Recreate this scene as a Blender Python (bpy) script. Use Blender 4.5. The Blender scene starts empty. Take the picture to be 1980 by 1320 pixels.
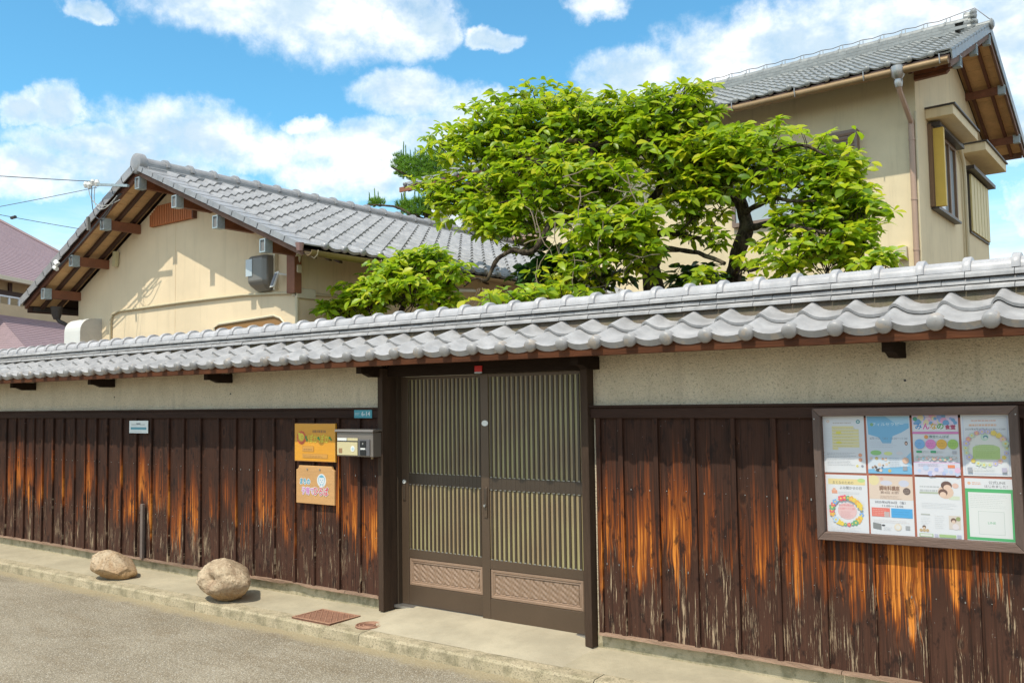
import bpy, bmesh, math, random
from mathutils import Matrix, Vector, noise
random.seed(7)
R = math.radians
PI = math.pi
sc = bpy.context.scene
COL = sc.collection

# ------------------------------------------------------------------ camera
cd = bpy.data.cameras.new('camera')
cam = bpy.data.objects.new('camera', cd)
COL.objects.link(cam)
cd.sensor_width = 36.0
cd.lens = 32.452
cd.clip_start = 0.05
cd.clip_end = 3000
right = Vector((0.8007625, 0.59879827, -0.01483437))
up = Vector((0.04959766, -0.04160448, 0.99790237))
fwd = Vector((-0.59692503, 0.79981854, 0.0630143))
cam.matrix_world = Matrix(((right.x, up.x, -fwd.x, 0.0), (right.y, up.y, -fwd.y, -5.39), (right.z, up.z, -fwd.z, 1.66), (0, 0, 0, 1)))
sc.camera = cam

# ------------------------------------------------------------------ light
SUN = Vector((0.02, 0.52, -0.88)).normalized()      # travelling direction of the light
world = bpy.data.worlds.new('World')
sc.world = world
world.use_nodes = True
SKY_STRENGTH = 0.15
sl = bpy.data.lights.new('sun', 'SUN')
sl.energy = 3.5
sl.angle = R(0.53)
sl.color = (1.0, 0.93, 0.80)
so = bpy.data.objects.new('sun', sl)
so.rotation_euler = SUN.to_track_quat('-Z', 'Y').to_euler()
COL.objects.link(so)
sc.view_settings.view_transform = 'Standard'
sc.view_settings.look = 'None'
sc.view_settings.gamma = 1.0
sc.view_settings.exposure = 0.27
sc.view_settings.use_curve_mapping = False
sc.render.engine = 'CYCLES'
sc.cycles.max_bounces = 8
sc.cycles.transparent_max_bounces = 8


# ------------------------------------------------------------------ node helper
class NT:
    def __init__(s, tree):
        s.t = tree
        s.n = tree.nodes
        s.l = tree.links

    def node(s, kind, ins=None, **kw):
        nd = s.n.new(kind)
        for k, v in kw.items():
            setattr(nd, k, v)
        for k, v in (ins or {}).items():
            s.put(nd.inputs[k], v)
        return nd

    def put(s, sock, v):
        if hasattr(v, 'is_linked') or isinstance(v, bpy.types.NodeSocket):
            s.l.new(v, sock)
        elif isinstance(v, (tuple, list)) and sock.type == 'RGBA' and len(v) == 3:
            sock.default_value = (*v, 1)
        else:
            sock.default_value = v

    def m(s, op, a, b=0.5, c=0.5, clamp=False):
        nd = s.n.new('ShaderNodeMath')
        nd.operation = op
        nd.use_clamp = clamp
        s.put(nd.inputs[0], a)
        s.put(nd.inputs[1], b)
        s.put(nd.inputs[2], c)
        return nd.outputs[0]

    def ss(s, v, a, b, lo=0.0, hi=1.0):
        nd = s.n.new('ShaderNodeMapRange')
        nd.interpolation_type = 'SMOOTHSTEP'
        s.put(nd.inputs[0], v)
        for i, q in enumerate((a, b, lo, hi)):
            s.put(nd.inputs[i + 1], q)
        return nd.outputs[0]

    def mix(s, f, a, b, blend='MIX'):
        nd = s.n.new('ShaderNodeMix')
        nd.data_type = 'RGBA'
        nd.blend_type = blend
        nd.clamp_factor = True
        s.put(nd.inputs[0], f)
        s.put(nd.inputs[6], a)
        s.put(nd.inputs[7], b)
        return nd.outputs[2]

    def noise(s, vec, scale, detail=4, rough=0.55, out=0, dist=0.0):
        nd = s.node('ShaderNodeTexNoise', {'Scale': scale, 'Detail': detail, 'Roughness': rough, 'Distortion': dist})
        if vec is not None:
            s.put(nd.inputs['Vector'], vec)
        return nd.outputs[out]

    def comb(s, x, y, z):
        nd = s.n.new('ShaderNodeCombineXYZ')
        for i, q in enumerate((x, y, z)):
            s.put(nd.inputs[i], q)
        return nd.outputs[0]

    def sep(s, v):
        nd = s.n.new('ShaderNodeSeparateXYZ')
        s.put(nd.inputs[0], v)
        return nd.outputs

    def scale(s, v, xyz):
        nd = s.n.new('ShaderNodeMapping')
        s.put(nd.inputs[0], v)
        nd.inputs['Scale'].default_value = xyz
        return nd.outputs[0]


# ------------------------------------------------------------------ world: sky with clouds
def build_world():
    w = NT(world.node_tree)
    w.n.clear()
    el = math.asin(-SUN.z)
    az = math.atan2(-SUN.x, -SUN.y)
    sky = w.node('ShaderNodeTexSky', sky_type='NISHITA', sun_disc=False, sun_elevation=el, sun_rotation=az % (2 * PI),
                 air_density=1.0, dust_density=0.6, ozone_density=1.0)
    tc = w.node('ShaderNodeTexCoord')
    V = tc.outputs['Generated']
    x, y, z = w.sep(V)
    azm = w.m('ARCTAN2', x, y)
    elv = w.m('ARCSINE', z)
    # domain warp
    wn = w.noise(V, 14.0, 6, 0.62, out=1)
    wx, wy, wz = w.sep(wn)
    wn2 = w.noise(V, 5.0, 3, 0.5, out=1)
    ux, uy, uz = w.sep(wn2)
    azd = w.m('ADD', azm, w.m('MULTIPLY', w.m('ADD', w.m('SUBTRACT', wx, 0.5), w.m('MULTIPLY', w.m('SUBTRACT', ux, 0.5), .8)), 0.085))
    eld = w.m('ADD', elv, w.m('MULTIPLY', w.m('ADD', w.m('SUBTRACT', wy, 0.5), w.m('MULTIPLY', w.m('SUBTRACT', uy, 0.5), .6)), 0.050))
    CL = [(-0.945, 0.400, 0.080, 0.026), (-0.845, 0.397, 0.095, 0.036), (-0.75, 0.389, 0.055, 0.028), (-1.0, 0.41, 0.045, 0.02), (-1.082, 0.38, 0.020, 0.010),
          (-0.651, 0.377, 0.018, 0.008), (-0.745, 0.323, 0.056, 0.019), (-1.139, 0.279, 0.02, 0.013), (-1.106, 0.285, 0.024, 0.016), (-0.972, 0.271, 0.078, 0.028),
          (-0.926, 0.261, 0.064, 0.021), (-1.061, 0.251, 0.073, 0.017), (-0.856, 0.293, 0.02, 0.008), (-0.813, 0.272, 0.073, 0.021), (-0.734, 0.282, 0.068, 0.018),
          (-0.672, 0.308, 0.046, 0.016), (-0.544, 0.412, 0.03, 0.012), (-0.495, 0.341, 0.061, 0.025), (-0.396, 0.344, 0.079, 0.037), (-0.321, 0.356, 0.085, 0.034),
          (-0.25, 0.356, 0.085, 0.033), (-0.529, 0.317, 0.034, 0.016), (-0.14, 0.335, 0.07, 0.06), (-0.134, 0.247, 0.03, 0.037), (-1.125, 0.22, 0.05, 0.022),
          (-1.042, 0.228, 0.1, 0.02), (-0.802, 0.245, 0.084, 0.024), (-0.12, 0.157, 0.03, 0.029), (-0.71, 0.387, 0.026, 0.022)]
    field = None
    for (a, e, ra, re) in CL:
        dx = w.m('DIVIDE', w.m('SUBTRACT', azd, a), ra)
        dy = w.m('DIVIDE', w.m('SUBTRACT', eld, e), re)
        d2 = w.m('ADD', w.m('MULTIPLY', dx, dx), w.m('MULTIPLY', dy, dy))
        v = w.m('SUBTRACT', 1.5, d2)
        field = v if field is None else w.m('MAXIMUM', field, v)
    # generic scattered clouds for the rest of the sky, out of frame, cover widened for white fill
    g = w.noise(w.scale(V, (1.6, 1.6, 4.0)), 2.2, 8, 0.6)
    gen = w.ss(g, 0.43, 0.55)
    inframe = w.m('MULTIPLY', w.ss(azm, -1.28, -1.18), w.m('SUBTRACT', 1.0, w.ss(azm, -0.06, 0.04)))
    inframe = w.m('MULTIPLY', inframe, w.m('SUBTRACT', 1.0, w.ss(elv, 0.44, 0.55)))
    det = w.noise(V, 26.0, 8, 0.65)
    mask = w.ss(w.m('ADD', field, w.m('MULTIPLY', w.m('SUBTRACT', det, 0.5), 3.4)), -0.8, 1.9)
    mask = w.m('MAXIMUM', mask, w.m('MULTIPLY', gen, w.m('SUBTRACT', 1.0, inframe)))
    lowhaze = w.m('SUBTRACT', 1.0, w.ss(elv, 0.08, 0.27))
    thin = w.ss(w.noise(w.scale(V, (1, 1, 5)), 7.0, 6, 0.6), 0.4, 0.7)
    mask = w.m('MAXIMUM', mask, w.m('MULTIPLY', lowhaze, w.m('ADD', 0.42, w.m('MULTIPLY', thin, 0.40))))
    mask = w.m('MULTIPLY', mask, 0.97)
    # blue of the clear sky, a little more saturated
    blue = w.mix(1.0, sky.outputs[0], (0.58, 1.14, 1.22), 'MULTIPLY')
    shade_n = w.noise(w.scale(V, (1, 1, 1.6)), 9.0, 5, 0.6)
    shade = w.ss(shade_n, 0.40, 0.62)
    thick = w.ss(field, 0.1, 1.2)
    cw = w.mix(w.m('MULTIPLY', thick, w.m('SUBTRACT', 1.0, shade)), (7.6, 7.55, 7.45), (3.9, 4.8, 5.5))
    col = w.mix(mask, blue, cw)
    below = w.ss(elv, -0.02, 0.0)
    col = w.mix(below, (1.2, 1.15, 1.0), col)
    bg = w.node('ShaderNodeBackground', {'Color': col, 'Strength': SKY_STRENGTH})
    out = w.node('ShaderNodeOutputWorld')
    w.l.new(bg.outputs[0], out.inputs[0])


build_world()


# ------------------------------------------------------------------ materials
def new_mat(name):
    mt = bpy.data.materials.new(name)
    mt.use_nodes = True
    n = NT(mt.node_tree)
    n.n.clear()
    out = n.node('ShaderNodeOutputMaterial')
    return mt, n, out


def bsdf(n, out, color, rough=0.6, metal=0.0, spec=0.5, bump=None, bstr=0.3, bdist=0.01, coat=0.0):
    b = n.node('ShaderNodeBsdfPrincipled', {'Base Color': color, 'Roughness': rough, 'Metallic': metal, 'Specular IOR Level': spec, 'Coat Weight': coat})
    if bump is not None:
        bp = n.node('ShaderNodeBump', {'Height': bump, 'Strength': bstr, 'Distance': bdist})
        n.l.new(bp.outputs[0], b.inputs['Normal'])
    n.l.new(b.outputs[0], out.inputs[0])
    return b


def simple(name, c, rough=0.6, metal=0.0, var=0.12, scale=6.0, bump=0.0, spec=0.5, fine=60.0, stretch=(1, 1, 1)):
    mt, n, out = new_mat(name)
    tc = n.node('ShaderNodeTexCoord')
    oi = n.node('ShaderNodeObjectInfo')
    P = n.scale(tc.outputs['Object'], stretch)
    a = n.noise(P, scale, 5, 0.6)
    b = n.noise(P, fine, 3, 0.6)
    f = n.m('ADD', n.m('MULTIPLY', n.m('SUBTRACT', a, 0.5), var * 2.4), n.m('MULTIPLY', n.m('SUBTRACT', b, 0.5), var * 1.2))
    f = n.m('ADD', f, n.m('MULTIPLY', n.m('SUBTRACT', oi.outputs['Random'], 0.5), var * 0.6))
    f = n.m('ADD', 1.0, f)
    hs = n.node('ShaderNodeHueSaturation', {'Color': (*c, 1), 'Value': f})
    bsdf(n, out, hs.outputs[0], rough, metal, spec, b if bump else None, bump, 0.01)
    return mt


def m_plank(name, strength=1.0, batten=False):
    """dark stained boards, worn down to orange wood in a band, scratched pale near the foot"""
    mt, n, out = new_mat(name)
    tc = n.node('ShaderNodeTexCoord')
    oi = n.node('ShaderNodeObjectInfo')
    rnd = oi.outputs['Random']
    r2 = n.m('FRACT', n.m('MULTIPLY', rnd, 17.31))
    r3 = n.m('FRACT', n.m('MULTIPLY', rnd, 7.77))
    x, y, z = n.sep(tc.outputs['Object'])
    off = n.m('MULTIPLY', rnd, 60.0)
    # knots bend the grain
    kx = n.m('ADD', n.m('MULTIPLY', x, 5.5), off)
    kz = n.m('MULTIPLY', z, 3.3)
    vor = n.node('ShaderNodeTexVoronoi', {'Vector': n.comb(kx, off, kz), 'Scale': 1.0, 'Randomness': 1.0})
    kd = vor.outputs['Distance']
    knot = n.m('SUBTRACT', 1.0, n.ss(kd, 0.05, 0.13))
    bend = n.m('MULTIPLY', n.m('SUBTRACT', 1.0, n.ss(kd, 0.0, 0.35)), 0.014)
    wob = n.m('MULTIPLY', n.m('SUBTRACT', n.noise(n.comb(n.m('MULTIPLY', x, 6), off, n.m('MULTIPLY', z, 2.5)), 1.0, 2), 0.5), 0.006)
    xx = n.m('ADD', n.m('ADD', x, bend), wob)
    g1 = n.noise(n.comb(n.m('ADD', n.m('MULTIPLY', xx, 70), off), off, n.m('MULTIPLY', z, 1.1)), 1.0, 4, 0.65)
    g2 = n.noise(n.comb(n.m('ADD', n.m('MULTIPLY', xx, 17), off), 3.0, n.m('MULTIPLY', z, 1.7)), 1.0, 3, 0.5)
    fine = n.noise(n.comb(n.m('ADD', n.m('MULTIPLY', xx, 260), off), off, n.m('MULTIPLY', z, 4.0)), 1.0, 3, 0.6)
    lowf = n.noise(n.comb(n.m('ADD', n.m('MULTIPLY', xx, 9), off), 7.0, n.m('MULTIPLY', z, 2.2)), 1.0, 3, 0.6)
    clus = n.noise(n.comb(n.m('ADD', n.m('MULTIPLY', xx, 55), off), 5.0, n.m('MULTIPLY', z, 1.3)), 1.0, 2, 0.5)
    zj = n.m('ADD', n.m('ADD', z, n.m('MULTIPLY', n.m('SUBTRACT', r2, 0.5), 0.38)), n.m('ADD', n.m('MULTIPLY', n.m('SUBTRACT', g1, 0.5), 0.8), n.m('MULTIPLY', n.m('SUBTRACT', lowf, 0.5), 0.6)))
    zlo = n.m('ADD', 0.20, n.m('MULTIPLY', r3, 0.22))
    hi0, hi1 = (0.60, 1.55) if strength > 1 else (0.55, 1.30)
    zone = n.m('MULTIPLY', n.ss(zj, zlo, n.m('ADD', zlo, 0.34)), n.m('SUBTRACT', 1.0, n.ss(zj, hi0, hi1)))
    cx = n.m('SUBTRACT', x, n.m('MULTIPLY', n.m('SUBTRACT', r2, 0.5), 0.13))
    centre = n.m('SUBTRACT', 1.0, n.ss(n.m('ABSOLUTE', cx), 0.01, 0.10))
    val = n.m('ADD', n.m('MULTIPLY', clus, 0.62), n.m('MULTIPLY', g1, 0.38))
    val = n.m('ADD', val, n.m('MULTIPLY', n.m('SUBTRACT', lowf, 0.5), 0.30))
    r4 = n.m('FRACT', n.m('MULTIPLY', rnd, 43.7))
    if not batten:
        val = n.m('ADD', val, n.m('SUBTRACT', n.m('MULTIPLY', centre, 0.11), 0.02))
        val = n.m('ADD', val, n.m('MULTIPLY', n.m('SUBTRACT', r4, 0.54), 0.22))
    else:
        val = n.m('ADD', val, n.m('MULTIPLY', n.ss(x, 0.002, 0.014), 0.10))
        val = n.m('ADD', val, n.m('MULTIPLY', n.m('SUBTRACT', r4, 0.55), 0.26))
    val = n.m('MULTIPLY', val, n.m('ADD', 0.50, n.m('MULTIPLY', zone, 0.50)))
    th = 0.500 if strength > 1 else 0.506
    red = n.ss(val, th - 0.13, th + 0.03)
    om = n.ss(val, th - 0.01, th + 0.10)
    hot = n.ss(val, th + 0.06, th + 0.20)
    grain = n.ss(n.m('ADD', n.m('MULTIPLY', fine, 0.6), n.m('MULTIPLY', g1, 0.4)), 0.44, 0.56)
    dark = n.mix(n.ss(z, 0.15, 0.62), (0.080, 0.035, 0.022), (0.046, 0.019, 0.011))
    dark = n.mix(n.ss(fine, 0.35, 0.7), dark, (0.055, 0.026, 0.017))
    dark = n.mix(n.m('MULTIPLY', n.ss(g1, 0.5, 0.66), 0.6), dark, (0.009, 0.0055, 0.004))
    dark = n.mix(n.m('MULTIPLY', n.ss(lowf, 0.45, 0.7), 0.5), dark, (0.016, 0.009, 0.007))
    dark = n.mix(n.m('MULTIPLY', red, n.m('ADD', 0.25, n.m('MULTIPLY', grain, 0.6))), dark, (0.20, 0.050, 0.012))
    orange = n.mix(hot, (0.33, 0.085, 0.012), (0.70, 0.245, 0.038))
    orange = n.mix(n.m('MULTIPLY', n.m('SUBTRACT', 1.0, grain), 0.88), orange, (0.13, 0.032, 0.008))
    col = n.mix(om, dark, orange)
    # soot-dark blotches left where the stain still holds
    bl = n.noise(n.comb(n.m('ADD', n.m('MULTIPLY', x, 14), off), 11.0, n.m('MULTIPLY', z, 6.0)), 1.0, 4, 0.65)
    col = n.mix(n.m('MULTIPLY', n.ss(bl, 0.54, 0.64), 0.75), col, (0.018, 0.010, 0.008))
    # pale scratched flakes near the foot
    sc_ = n.noise(n.comb(n.m('ADD', n.m('MULTIPLY', xx, 150), off), off, n.m('MULTIPLY', z, 5.0)), 1.0, 4, 0.75)
    low = n.m('MULTIPLY', n.m('SUBTRACT', 1.0, n.ss(zj, 0.30, 0.62)), n.ss(zj, -0.2, 0.0))
    pale = n.m('MULTIPLY', n.ss(n.m('ADD', sc_, n.m('MULTIPLY', lowf, 0.6)), 0.885, 0.97), low)
    col = n.mix(pale, col, (0.42, 0.31, 0.20))
    # knots
    ring = n.m('MULTIPLY', n.ss(kd, 0.10, 0.14), n.m('SUBTRACT', 1.0, n.ss(kd, 0.15, 0.21)))
    col = n.mix(n.m('MULTIPLY', knot, 0.85), col, (0.028, 0.013, 0.008))
    col = n.mix(n.m('MULTIPLY', ring, 0.28), col, (0.12, 0.05, 0.025))
    # nail heads and fly specks
    spk = n.node('ShaderNodeTexVoronoi', {'Vector': n.comb(n.m('ADD', n.m('MULTIPLY', x, 26), off), off, n.m('MULTIPLY', z, 20)), 'Scale': 1.0})
    col = n.mix(n.m('SUBTRACT', 1.0, n.ss(spk.outputs['Distance'], 0.035, 0.05)), col, (0.22, 0.2, 0.2))
    h = n.m('ADD', n.m('MULTIPLY', fine, 0.5), n.m('MULTIPLY', g1, 0.8))
    bsdf(n, out, col, 0.75, 0, 0.18, h, 0.45, 0.005)
    return mt


def m_stucco():
    mt, n, out = new_mat('rough_stucco')
    tc = n.node('ShaderNodeTexCoord')
    P = tc.outputs['Object']
    a = n.noise(P, 150.0, 4, 0.65)
    b = n.noise(n.scale(P, (1, 1, .6)), 4.0, 5, 0.6)
    c = n.noise(P, 60.0, 3, 0.6)
    v = n.node('ShaderNodeTexVoronoi', {'Vector': P, 'Scale': 85.0})
    col = n.mix(n.ss(b, 0.3, 0.7), (0.74, 0.63, 0.46), (0.64, 0.54, 0.385))
    col = n.mix(n.m('MULTIPLY', n.ss(a, 0.5, 0.64), 0.45), col, (0.27, 0.225, 0.155))
    col = n.mix(n.m('MULTIPLY', n.ss(c, 0.57, 0.66), 0.5), col, (0.22, 0.18, 0.12))
    x, y, z = n.sep(P)
    drip = n.noise(n.comb(n.m('MULTIPLY', x, 9), 0, n.m('MULTIPLY', z, 1.0)), 1.0, 4)
    col = n.mix(n.m('MULTIPLY', n.ss(drip, 0.55, 0.8), 0.35), col, (0.27, 0.23, 0.16))
    h = n.m('ADD', a, n.m('MULTIPLY', v.outputs['Distance'], 0.8))
    bsdf(n, out, col, 0.95, 0, 0.15, h, 0.8, 0.006)
    return mt


def m_wall(name, c, streak=0.3, dirt=(0.35, 0.28, 0.17)):
    mt, n, out = new_mat(name)
    tc = n.node('ShaderNodeTexCoord')
    P = tc.outputs['Object']
    a = n.noise(P, 1.1, 5, 0.6)
    x, y, z = n.sep(P)
    st = n.noise(n.comb(n.m('MULTIPLY', x, 9), n.m('MULTIPLY', y, 9), n.m('MULTIPLY', z, 0.7)), 1.0, 6, 0.65)
    b = n.noise(P, 220.0, 3, 0.6)
    col = n.mix(n.ss(a, 0.3, 0.75), tuple(q * 1.05 for q in c), tuple(q * 0.9 for q in c))
    col = n.mix(n.m('MULTIPLY', n.ss(st, 0.5, 0.8), streak), col, dirt)
    col = n.mix(n.m('MULTIPLY', n.ss(b, 0.45, 0.7), 0.12), col, dirt)
    bsdf(n, out, col, 0.9, 0, 0.2, b, 0.25, 0.004)
    return mt


def m_tile(name, c, rough=0.36, metal=0.25, tan=0.0, var=0.16):
    mt, n, out = new_mat(name)
    tc = n.node('ShaderNodeTexCoord')
    oi = n.node('ShaderNodeObjectInfo')
    rnd = oi.outputs['Random']
    x, y, z = n.sep(tc.outputs['Object'])
    P = n.comb(n.m('ADD', x, n.m('MULTIPLY', rnd, 31.0)), n.m('ADD', y, n.m('MULTIPLY', rnd, 13.0)), z)
    a = n.noise(P, 9.0, 5, 0.6)
    b = n.noise(P, 90.0, 3, 0.6)
    lo = tuple(q * (1 - var * 1.3) for q in c)
    hi = tuple(q * (1 + var) for q in c)
    col = n.mix(n.ss(a, 0.3, 0.7), lo, hi)
    col = n.mix(n.m('MULTIPLY', n.m('SUBTRACT', rnd, 0.15), 0.35, clamp=True), col, tuple(q * 0.7 for q in c))
    col = n.mix(n.m('MULTIPLY', n.ss(b, 0.52, 0.72), 0.35), col, tuple(q * 0.6 for q in c))
    if tan > 0:
        s = n.noise(P, 16.0, 3, 0.5)
        col = n.mix(n.m('MULTIPLY', n.ss(s, 0.55, 0.64), tan), col, (0.42, 0.33, 0.24))
    rg = n.m('ADD', rough, n.m('MULTIPLY', n.m('SUBTRACT', a, 0.5), 0.35))
    bsdf(n, out, col, rg, metal, 0.5, b, 0.12, 0.004)
    return mt


def m_concrete(name, c, spot=0.5, scale=1.0, moss=0.0):
    mt, n, out = new_mat(name)
    tc = n.node('ShaderNodeTexCoord')
    P = tc.outputs['Object']
    a = n.noise(P, 2.2 * scale, 6, 0.65)
    b = n.noise(P, 240.0 * scale, 3, 0.7)
    d = n.noise(P, 28.0 * scale, 4, 0.65)
    v = n.node('ShaderNodeTexVoronoi', {'Vector': P, 'Scale': 130.0 * scale})
    col = n.mix(n.ss(a, 0.3, 0.72), tuple(q * 0.84 for q in c), tuple(q * 1.1 for q in c))
    col = n.mix(n.m('MULTIPLY', n.ss(d, 0.48, 0.68), spot * 0.5), col, tuple(q * 0.55 for q in c))
    col = n.mix(n.m('MULTIPLY', n.ss(b, 0.5, 0.64), spot), col, tuple(q * 0.5 for q in c))
    if moss:
        x, y, z = n.sep(P)
        mm = n.noise(P, 11.0, 6, 0.7)
        col = n.mix(n.m('MULTIPLY', n.ss(mm, 0.47, 0.6), moss), col, (0.085, 0.085, 0.035))
        m2 = n.noise(P, 3.0, 4, 0.7)
        col = n.mix(n.m('MULTIPLY', n.ss(m2, 0.5, 0.62), moss * 0.5), col, (0.24, 0.21, 0.10))
    h = n.m('ADD', b, n.m('MULTIPLY', v.outputs['Distance'], 0.6))
    bsdf(n, out, col, 0.9, 0, 0.25, h, 0.35, 0.005)
    return mt


def m_asphalt():
    mt, n, out = new_mat('worn_asphalt')
    tc = n.node('ShaderNodeTexCoord')
    P = tc.outputs['Object']
    a = n.noise(P, 0.9, 6, 0.6)
    a2 = n.noise(n.scale(P, (1, 3, 1)), 2.5, 5, 0.6)
    v = n.node('ShaderNodeTexVoronoi', {'Vector': P, 'Scale': 62.0})
    vc = n.node('ShaderNodeHueSaturation', {'Color': v.outputs['Color'], 'Saturation': 0.0})
    g = n.sep(v.outputs['Color'])[0]
    dots = n.ss(v.outputs['Distance'], 0.25, 0.5)
    base = n.mix(n.ss(a, 0.3, 0.7), (0.27, 0.225, 0.155), (0.38, 0.325, 0.235))
    base = n.mix(n.m('MULTIPLY', n.ss(a2, 0.45, 0.7), 0.6), base, (0.225, 0.17, 0.10))
    stone = n.mix(g, (0.19, 0.15, 0.10), (0.62, 0.55, 0.43))
    col = n.mix(dots, stone, base)
    col = n.mix(0.6, base, col)
    vb = n.node('ShaderNodeTexVoronoi', {'Vector': P, 'Scale': 210.0})
    col = n.mix(n.m('MULTIPLY', n.ss(vb.outputs['Distance'], 0.45, 0.7), 0.7), col, (0.09, 0.075, 0.055))
    col = n.mix(n.m('MULTIPLY', n.ss(n.sep(vb.outputs['Color'])[1], 0.93, 0.96), 0.8), col, (0.62, 0.58, 0.5))
    # sandy strip along the kerb
    x, y, z = n.sep(P)
    edge = n.m('MULTIPLY', n.ss(n.m('ADD', y, n.m('MULTIPLY', n.m('SUBTRACT', n.noise(P, 5.0, 4), 0.5), 0.28)), -0.80, -0.66), 0.7)
    col = n.mix(edge, col, (0.36, 0.29, 0.17))
    h = n.m('ADD', n.m('MULTIPLY', v.outputs['Distance'], -1.0), n.m('MULTIPLY', vb.outputs['Distance'], -0.5))
    bsdf(n, out, col, 0.85, 0, 0.3, h, 0.7, 0.006)
    return mt


def m_leaf(name, dark, mid, light, trans=0.5):
    mt, n, out = new_mat(name)
    geo = n.node('ShaderNodeNewGeometry')
    oi = n.node('ShaderNodeObjectInfo')
    tc = n.node('ShaderNodeTexCoord')
    r = n.m('FRACT', n.m('ADD', geo.outputs['Random Per Island'], n.m('MULTIPLY', oi.outputs['Random'], 3.7)))
    big = n.noise(geo.outputs['Position'], 2.3, 3, 0.5)
    f = n.m('ADD', n.m('MULTIPLY', r, 0.9), n.m('MULTIPLY', n.m('SUBTRACT', big, 0.5), 1.1))
    col = n.mix(n.ss(f, 0.0, 0.42), dark, mid)
    col = n.mix(n.ss(f, 0.42, 0.95), col, light)
    bs = n.node('ShaderNodeBsdfPrincipled', {'Base Color': col, 'Roughness': 0.38, 'Specular IOR Level': 0.45})
    tcol = n.mix(0.5, col, (0.42, 0.62, 0.02))
    tr = n.node('ShaderNodeBsdfTranslucent', {'Color': tcol})
    mx = n.node('ShaderNodeMixShader', {0: trans})
    n.l.new(bs.outputs[0], mx.inputs[1])
    n.l.new(tr.outputs[0], mx.inputs[2])
    n.l.new(mx.outputs[0], out.inputs[0])
    return mt


def m_bark():
    mt, n, out = new_mat('bark')
    tc = n.node('ShaderNodeTexCoord')
    P = tc.outputs['Object']
    a = n.noise(n.scale(P, (1, 1, .35)), 28.0, 5, 0.7)
    b = n.noise(P, 5.0, 4, 0.6)
    col = n.mix(n.ss(a, 0.4, 0.65), (0.022, 0.015, 0.010), (0.10, 0.075, 0.05))
    col = n.mix(n.m('MULTIPLY', n.ss(b, 0.5, 0.7), 0.5), col, (0.20, 0.17, 0.11))
    bsdf(n, out, col, 0.9, 0, 0.2, a, 0.9, 0.015)
    return mt


def m_rock(name, c1, c2):
    mt, n, out = new_mat(name)
    tc = n.node('ShaderNodeTexCoord')
    P = tc.outputs['Object']
    a = n.noise(P, 5.0, 7, 0.65, dist=1.0)
    b = n.noise(P, 45.0, 5, 0.7)
    x, y, z = n.sep(P)
    col = n.mix(n.ss(a, 0.35, 0.65), c1, c2)
    col = n.mix(n.m('MULTIPLY', n.ss(b, 0.52, 0.66), 0.6), col, (0.20, 0.11, 0.055))
    lowm = n.m('SUBTRACT', 1.0, n.ss(n.m('ADD', z, n.m('MULTIPLY', n.m('SUBTRACT', a, 0.5), 0.25)), 0.02, 0.15))
    col = n.mix(n.m('MULTIPLY', lowm, 0.7), col, (0.42, 0.23, 0.075))
    v = n.noise(P, 12.0, 6, 0.7, dist=2.0)
    col = n.mix(n.m('MULTIPLY', n.ss(v, 0.56, 0.64), 0.45), col, (0.13, 0.08, 0.05))
    bsdf(n, out, col, 0.85, 0, 0.25, n.m('ADD', n.m('MULTIPLY', v, 1.5), b), 0.9, 0.02)
    return mt


def m_gateglass():
    """frosted patterned glass made opaque, the blurred garden light behind painted in as mottled colour"""
    mt, n, out = new_mat('frosted_glass')
    tc = n.node('ShaderNodeTexCoord')
    P = tc.outputs['Object']
    b = n.noise(P, 300.0, 2, 0.6)
    a = n.noise(P, 1.7, 2, 0.5)
    col = n.mix(n.ss(a, 0.35, 0.65), (0.36, 0.32, 0.155), (0.30, 0.22, 0.125))
    bs = bsdf(n, out, col, 0.32, 0, 0.6, b, 0.2, 0.002)
    return mt


def m_plain(name, c, rough=0.6, metal=0.0, spec=0.5):
    mt, n, out = new_mat(name)
    bsdf(n, out, (*c, 1), rough, metal, spec)
    return mt


M = {}
M['plank_l'] = m_plank('worn_dark_boards', 1.0)
M['plank_r'] = m_plank('worn_dark_boards_right', 1.5)
M['batten_l'] = m_plank('worn_dark_batten', 1.0, True)
M['batten_r'] = m_plank('worn_dark_batten_right', 1.5, True)
M['stucco'] = m_stucco()
M['cream'] = m_wall('cream_render', (0.78, 0.635, 0.43), 0.30)
M['cream2'] = m_wall('cream_render_upper', (0.77, 0.65, 0.43), 0.34)
M['far_cream'] = m_wall('far_cream_render', (0.60, 0.47, 0.30), 0.1)
M['tile'] = m_tile('silver_grey_tile', (0.365, 0.355, 0.350), 0.42, 0.0, 0.0, 0.16)
M['tile_cap'] = m_tile('pale_grey_cap_tile', (0.43, 0.42, 0.425), 0.38, 0.0, 0.0, 0.12)
M['tile_eave'] = m_tile('silver_grey_eave_tile', (0.31, 0.30, 0.295), 0.42, 0.0, 0.45, 0.13)
M['tile_h1'] = m_tile('blue_grey_glazed_tile', (0.31, 0.31, 0.315), 0.34, 0.1, 0.0, 0.12)
M['tile_h2'] = m_tile('grey_glazed_tile', (0.28, 0.29, 0.28), 0.36, 0.1, 0.0, 0.15)
M['joint'] = simple('dark_joint', (0.045, 0.038, 0.033), 0.9, spec=0.1)  # mortar darkened, putting the shadow lines between ridge courses into its colour
M['mortar'] = m_concrete('bedding_mortar', (0.15, 0.12, 0.09), 0.9, 1.0, 0.35)
M['redwood'] = simple('redbrown_timber', (0.085, 0.028, 0.010), 0.7, 0, 0.6, 5.0, 0.3, spec=0.2, fine=40, stretch=(0.3, 3, 3))
M['darkwood'] = simple('dark_timber', (0.026, 0.016, 0.011), 0.8, 0, 0.4, 6.0, 0.3, spec=0.12, fine=50, stretch=(0.4, 2, 2))
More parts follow.
